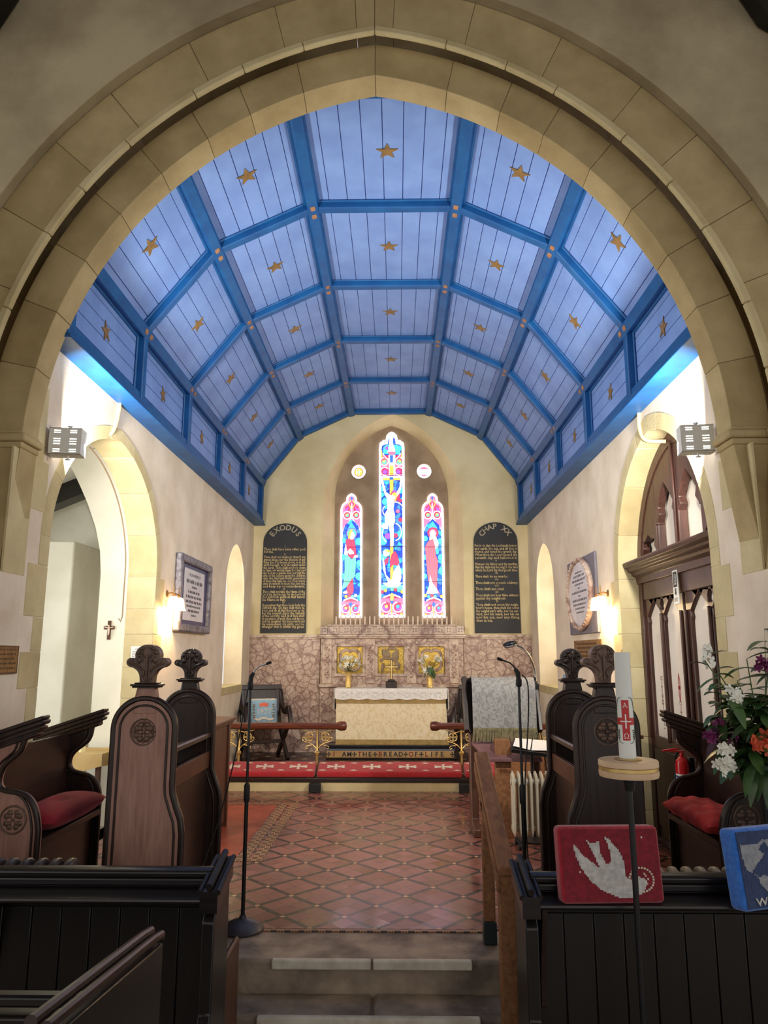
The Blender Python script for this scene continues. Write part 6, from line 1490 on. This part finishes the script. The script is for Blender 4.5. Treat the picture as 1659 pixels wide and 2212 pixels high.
# nearer pew, only its bench end and back rail in view
t = thing('pew', 'nearest dark pew with a sloping ridged bench end', 'pew', (-.80, 2.35, -.34))
b = B(); pr = [(-.45, 0), (.40, 0), (.40, 1.02), (-.45, 1.115)]; b.plate(pr, -.05, -.0, frame((0, 0, 0), (0, 1, 0), (0, 0, 1), (1, 0, 0))); ob('bench_end', b, PEWB, t, bev=.006)
b = B()
for x, z, r in ((-.045, .012, .016), (-.008, .002, .014)): b.tube([(x, .405, 1.025 + z), (x, .395, 1.045 + z), (x, .30, 1.06 + z), (x, -.47, 1.145 + z)], [r * .7, r, r, r], 10)
ob('ridged_cap', b, OAKX, t)
b = B(); b.box(-2.2, -.05, .10, .15, .94, .975); b.box(-2.2, -.05, .085, .165, .895, .925); ob('back_rail', b, PEWX, t, bev=.01)
b = B(); b.box(-2.2, -.05, .11, .14, .42, .90); ob('back_panel', b, PEWB, t)
# ------------------------------------------------------------ tapestry kneelers
def hassock(loc, rz, W_, H_, side, front, name, label, group='tapestry kneelers on the pew'):
    t = thing(name, label, 'kneeler', loc, rz, group)
    Mk = Matrix.Rotation(-.13, 4, 'X')
    b = B(); b.box(-W_ / 2, W_ / 2, .0, .095, 0, H_, Mk); ob('cover', b, side, t, bev=.022, seg=4)
    b = B(); b.plate([(-W_ / 2 + .012, .012), (W_ / 2 - .012, .012), (W_ / 2 - .012, H_ - .012), (-W_ / 2 + .012, H_ - .012)], .0, .003, Mk @ faceW()); ob('front_panel', b, front, t, bev=.002)
    return t, Mk @ faceW()
def zig(poly, step=.0075, seed=1):
    """stitched outline: points snapped to the stitch grid"""
    out = []; n = len(poly)
    for i in range(n):
        a, c = Vector(poly[i]), Vector(poly[(i + 1) % n]); k = max(1, int((c - a).length / step)); prev = None
        for j in range(k):
            p = a + (c - a) * j / k; q = (round(p.x / step) * step, round(p.y / step) * step)
            if out and q == out[-1]: continue
            if out and q[0] != out[-1][0] and q[1] != out[-1][1]: out.append((q[0], out[-1][1]))
            out.append(q)
    return out
t, Mk = hassock((.945, 3.505, .578), .05, .455, .315, WRED, WDRED, 'dove_kneeler', 'red tapestry kneeler with a white diving dove, leaning on the pew')
# crop of the kneeler: x 50..820, y 50..660 over .455 x .315
kp = lambda x, y: ((x - 455) * .455 / 750, .315 - (y - 55) * .315 / 605)
dv = [(182, 180), (205, 215), (260, 290), (370, 385), (330, 270), (285, 160), (300, 180), (340, 190), (378, 175), (380, 270), (420, 350), (455, 340), (455, 260), (440, 185), (412, 130), (450, 155), (510, 230), (545, 310), (552, 400), (548, 440), (580, 472), (640, 450), (690, 470), (710, 500), (690, 540), (660, 580), (600, 612), (500, 610), (380, 560), (290, 475), (235, 385), (200, 290)]
b = B(); stitches(b, [kp(*p) for p in dv], .0065, .003, .0055, Mk); ob('dove', b, WWHITE, t, smooth=0)
b = B(); R_ = random.Random(3)
for k in range(26):
    a = 2 * pi * k / 26; x, y = kp(667 + 88 * cos(a), 475 + 92 * sin(a)); 
    if 1.75 < a < 3.0: continue
    b.plate([(x - .004, y - .004), (x + .004, y - .004), (x + .004, y + .004), (x - .004, y + .004)], .003, .006, Mk)
for x, y in ((690, 430), (700, 445), (715, 470), (700, 490), (222, 412), (697, 145)): x, y = kp(x, y); b.plate([(x - .003, y - .004), (x + .003, y - .004), (x + .003, y + .004), (x - .003, y + .004)], .003, .006, Mk)
ob('ring', b, KWHITE, t, smooth=0)
t, Mk = hassock((1.68, 3.475, .578), .34, .455, .325, WBLUE, WNAVY, 'world_kneeler', 'blue tapestry kneeler with a grey world map and lettering, leaning on the pew')
wp = lambda x, y: (-.21 + (x - 1370) * .00068, .325 - .018 - (y - 90) * .00051)
b = B()
am = [(1378, 175), (1470, 185), (1530, 175), (1560, 150), (1590, 160), (1540, 190), (1520, 230), (1555, 260), (1540, 290), (1500, 320), (1470, 360), (1440, 385), (1450, 410), (1478, 430), (1490, 440), (1470, 420), (1430, 395), (1395, 370), (1385, 300), (1378, 230)]
sa = [(1480, 440), (1530, 425), (1570, 440), (1620, 490), (1610, 540), (1590, 570), (1570, 630), (1550, 620), (1545, 570), (1510, 520), (1485, 480)]
gr = [(1575, 160), (1650, 150), (1660, 190), (1620, 240), (1590, 200)]
eu = [(1720, 170), (1800, 150), (1960, 150), (1980, 260), (1900, 330), (1830, 300), (1760, 280), (1720, 250)]
af = [(1715, 310), (1790, 300), (1840, 350), (1860, 390), (1820, 480), (1780, 560), (1755, 480), (1740, 410), (1705, 370)]
for pl in (am, sa, gr, eu, af): stitches(b, [wp(*p) for p in pl], .0055, .003, .0055, Mk)
ob('map', b, WGREY, t, smooth=0)
b = B(); b.text('WORLD', .042, Mk @ Matrix.Translation((-.06, .035, 0)), .22, .0065, bold=.02); ob('lettering', b, WWHITE, t, smooth=0)
# ------------------------------------------------------------ paschal candle
t = thing('candle_stand', 'tall black pole stand with a round pale wood and brass top', 'candle stand', (1.003, 3.38, -.34))
b = B(); b.lathe([(.13, 0), (.13, .015), (.03, .03), (.014, .05)]); ob('base', b, BLACK, t); b = B(); b.cyl((0, 0, .03), (0, 0, 1.46), .0125, None, 18); b.cyl((0, 0, 1.41), (0, 0, 1.465), .02, .03, 18); ob('pole', b, BLACK, t)
PW = mat('pale_turned_wood', rgb(206, 172, 136), rgb(222, 192, 158), 6, .45)
b = B(); b.lathe([(.05, 1.466), (.123, 1.470), (.126, 1.480), (.126, 1.494), (.122, 1.496), (.122, 1.512), (.126, 1.514), (.126, 1.533), (.123, 1.538), (.04, 1.538), (.04, 1.534)], n=48); d_ = ob('drip_top', b, PW, t); b = B(); b.lathe([(.1225, 1.497), (.1245, 1.498), (.1245, 1.511), (.1225, 1.512)], n=48); ob('brass_band', b, BRASS, d_)
b = B(); b.lathe([(.056, 1.538), (.058, 1.541), (.04, 1.546)], n=32); ob('socket_plate', b, BRASS, t)
t = thing('paschal_candle', 'tall white paschal candle with a red cross, standing on the pole stand', 'candle', (1.003, 3.38, 1.206))
b = B(); b.lathe([(.0355, 0), (.036, .01), (.0345, .43), (.0340, .448), (.0325, .450), (.005, .447)], n=36); ob('wax', b, mat('cool_white_wax', rgb(226, 228, 222), None, rough=.35), t); b = B(); b.cyl((0, 0, .447), (.002, 0, .462), .0015, None, 6); ob('wick', b, BLACKM, t)
def wrap(b, poly, r, M=None):
    tris = tessellate_polygon([[Vector((p[0], p[1], 0)) for p in poly]]); b.raw([(r * sin(p[0] / .036), -r * cos(p[0] / .036), p[1]) for p in poly], [tuple(t_) for t_ in tris])
def rect(x0, x1, z0, z1, k=6): return [(x0 + (x1 - x0) * i / k, z0) for i in range(k + 1)] + [(x1 - (x1 - x0) * i / k, z1) for i in range(k + 1)]
OFFX = -.010
def wrapr(b, x0, x1, z0, z1, r, k=14):
    vs = []
    for i in range(k + 1):
        x = x0 + (x1 - x0) * i / k; vs += [(r * sin(x / .036), -r * cos(x / .036), z) for z in (z0, z1)]
    b.raw(vs, [(2 * i, 2 * i + 2, 2 * i + 3, 2 * i + 1) for i in range(k)])
b = B(); wrapr(b, -.016 + OFFX, .016 + OFFX, .075, .245, .0364); wrapr(b, -.045 + OFFX, .045 + OFFX, .140, .170, .0364); dec = ob('red_cross', b, REDP, t, smooth=0)
b = B(); wrapr(b, -.003 + OFFX, .003 + OFFX, .125, .185, .0367); wrapr(b, -.024 + OFFX, .024 + OFFX, .152, .157, .0367)
for ch, zc in (('A', .222), ('\u03A9', .092)):
    me = text_mesh(ch); ob_ = [(v.co.x * .03 + OFFX, v.co.y * .03 + zc) for v in me.vertices]; b.raw([(.0367 * sin(x / .036), -.0367 * cos(x / .036), z) for x, z in ob_], [tuple(p.vertices) for p in me.polygons]); bpy.data.meshes.remove(me)
ob('white_mark', b, WHITE, t, smooth=0)
b = B()
for s_ in (-1, 1):
    pts = [(.046 * s_ * cos(a) ** .4 if cos(a) > 0 else 0, .16 + .097 * sin(a)) for a in [-1.5 + 3.0 * k / 24 for k in range(25)]]
    b.tube([(.0368 * sin((x + OFFX) / .036), -.0368 * cos((x + OFFX) / .036), z) for x, z in pts], .0012, 6)
    for k in range(5): x, z = s_ * .032, .085 + k * .008; b.ell((.037 * sin((x + OFFX) / .036), -.037 * cos((x + OFFX) / .036), z), (.004, .003, .003), None, 6, 4)
ob('green_border', b, mat('green_transfer', rgb(60, 84, 62), None, rough=.5), t)
# ------------------------------------------------------------ flower arrangement
FX, FY = 2.0, 4.27
t = thing('flower_pedestal', 'dark pedestal carrying the flower arrangement behind the pew', 'pedestal', (FX, FY, -.34))
b = B(); b.lathe([(.13, 0), (.13, .02), (.03, .05), (.02, .1), (.02, 1.28), (.05, 1.30), (.09, 1.32), (.09, 1.335)]); ob('column', b, BLACK, t)
t = thing('flower_arrangement', 'large arrangement of lilies, white spikes, purple flowers and leaves by the door-side pew', 'flowers', (FX, FY, 1.0))
b = B(); b.lathe([(.05, 0), (.10, .03), (.12, .09), (.11, .10), (.09, .05)]); ob('bowl', b, BLACKM, t)
R_ = random.Random(31); g = B(); st = B()
def W2L(px, py, y=FY):
    """frame point to the arrangement's own coordinates, at depth y"""
    return None
def at(dx, dy, dz): return Vector((dx, dy, dz))
# long leafy branches, tip positions relative to the bowl's rim
br = [(-.29, -.02, .63), (-.20, .02, .56), (-.10, .0, .50), (-.24, -.03, .46), (-.06, -.05, .62), (.10, -.02, .72), (.16, .02, .60), (.02, .08, .42), (-.16, -.08, .34), (.16, .1, .78)]
for i, e in enumerate(br):
    e = at(*e); s0 = at(0, 0, .08); mid = s0.lerp(e, .5) + at(0, 0, .05); st.tube([s0, mid, e], [.005, .004, .003], 6)
    for k in range(7):
        u = .35 + .65 * k / 6; p = s0.lerp(e, u) + at(0, 0, .05 * (1 - abs(2 * u - 1))); a = R_.uniform(-.9, .9) + (pi if k % 2 else 0); L = R_.uniform(.10, .17)
        leaf(g, p, p + at(cos(a) * L, R_.uniform(-.5, .3) * L, R_.uniform(-.15, .55) * L), R_.uniform(.022, .036), R_.uniform(.1, .5))
for k in range(150):
    a = R_.uniform(0, 2 * pi); r = R_.uniform(.03, .20); z = R_.uniform(.02, .42); p = at(cos(a) * r - .04, sin(a) * r * .8, z); L = R_.uniform(.08, .16); a2 = R_.uniform(0, 2 * pi)
    leaf(g, p, p + at(cos(a2) * L, sin(a2) * L - .03, R_.uniform(-.7, .4) * L), R_.uniform(.026, .050), R_.uniform(.1, .6))
for dx, dz in ((-.16, -.02), (-.06, -.06), (.02, -.05), (-.12, .0), (.1, -.02)): leaf(g, (dx * .5, -.10, .08), (dx, -.16, dz - .06), .03, .3)
ob('stem', st, LEAF, t); ob('foliage', g, LEAF, t, smooth=50, weld=False)
g = B()
for k in range(4): leaf(g, (.04 + .02 * k, -.05, .36), (.10 + .03 * k, -.10, .42 - .03 * k), .03, .2)
ob('pale_leaf', g, LEAFL, t, smooth=50, weld=False)
def spike(b, c, L, r, d=Vector((0, 0, 1))):
    for k in range(46):
        u = R_.random(); a = R_.uniform(0, 2 * pi); rr = r * (1 - .55 * u); p = Vector(c) + d * L * u + Vector((cos(a) * rr, sin(a) * rr, 0)); b.ell(p, (.010, .010, .013), None, 6, 4)
def cluster(b, c, r, n, L, m=0):
    """a head of small many-petalled florets"""
    for k in range(n):
        a = R_.uniform(0, 2 * pi); ph = R_.uniform(-.6, 1.2); p = Vector(c) + Vector((cos(a) * cos(ph) * r, -abs(sin(a)) * r * .8, sin(ph) * r * .8))
        Mz = Matrix.Translation(p) @ Matrix.Rotation(R_.uniform(-.6, .6), 4, 'Z') @ Matrix.Rotation(pi / 2 + R_.uniform(-.7, .7), 4, 'X') @ Matrix.Rotation(R_.uniform(-.6, .6), 4, 'Y')
        for q in range(5):
            Mq = Mz @ Matrix.Rotation(q * 2 * pi / 5, 4, 'Z') @ Matrix.Rotation(-.45, 4, 'Y'); b.ell((L * .30, 0, 0), (L * .30, L * .17, L * .05), Mq, 8, 5)
def trumpet(b, c, n, L):
    """open flowers of broad overlapping petals"""
    for k in range(n):
        p = Vector(c) + Vector((R_.uniform(-.05, .05), R_.uniform(-.04, .02), R_.uniform(-.045, .045)))
        Mz = Matrix.Translation(p) @ Matrix.Rotation(R_.uniform(-.8, .8), 4, 'Z') @ Matrix.Rotation(pi / 2 + R_.uniform(-.6, .6), 4, 'X')
        for q in range(6):
            Mq = Mz @ Matrix.Rotation(q * pi / 3, 4, 'Z') @ Matrix.Rotation(-.75 if q % 2 else -.55, 4, 'Y'); b.ell((L * .42, 0, 0), (L * .40, L * .17, L * .04), Mq, 10, 5)
for c in ((-.265, -.03, .575),): b = B(); spike(b, c, .12, .034); ob('white_spike', b, PWHITE, t)
for c, r, n in (((-.27, -.12, .06), .05, 13), ((-.245, -.11, .135), .035, 8), ((-.15, -.08, .40), .035, 7), ((-.16, -.06, .45), .02, 4), ((.03, -.12, .30), .02, 4)):
    b = B(); cluster(b, c, r, n, .055); ob('white_bloom', b, PWHITE, t, smooth=60, weld=False)
for c, r, n, L in (((-.03, -.15, .19), .05, 9, .085), ((.05, -.14, .21), .05, 8, .085), ((-.075, -.15, .165), .02, 3, .075)):
    b = B(); trumpet(b, c, n, L); ob('orange_bloom', b, PORANGE, t, smooth=60, weld=False)
for c, r, n, L in (((.03, -.05, .59), .04, 14, .05), ((-.30, -.08, .20), .035, 8, .05), ((-.25, -.07, .28), .02, 4, .04), ((-.20, -.1, .2), .02, 4, .04)):
    b = B(); cluster(b, c, r, n, L); ob('purple_bloom', b, PPURPLE, t, smooth=60, weld=False)
g = B()
for k in range(9): a = R_.uniform(0, 6.28); leaf(g, (-.28, -.08, .19), (-.28 + cos(a) * .09, -.10, .19 + sin(a) * .09), .025, .2)
ob('dark_red_leaf', g, PDARK, t, smooth=50, weld=False)

for ch in t.children:                       # nothing pushes into the wall beside it
    for v in ch.data.vertices:
        if v.co.x > .10: v.co.x = .10 + .03 * (1 - math.exp(-(v.co.x - .10) / .03))
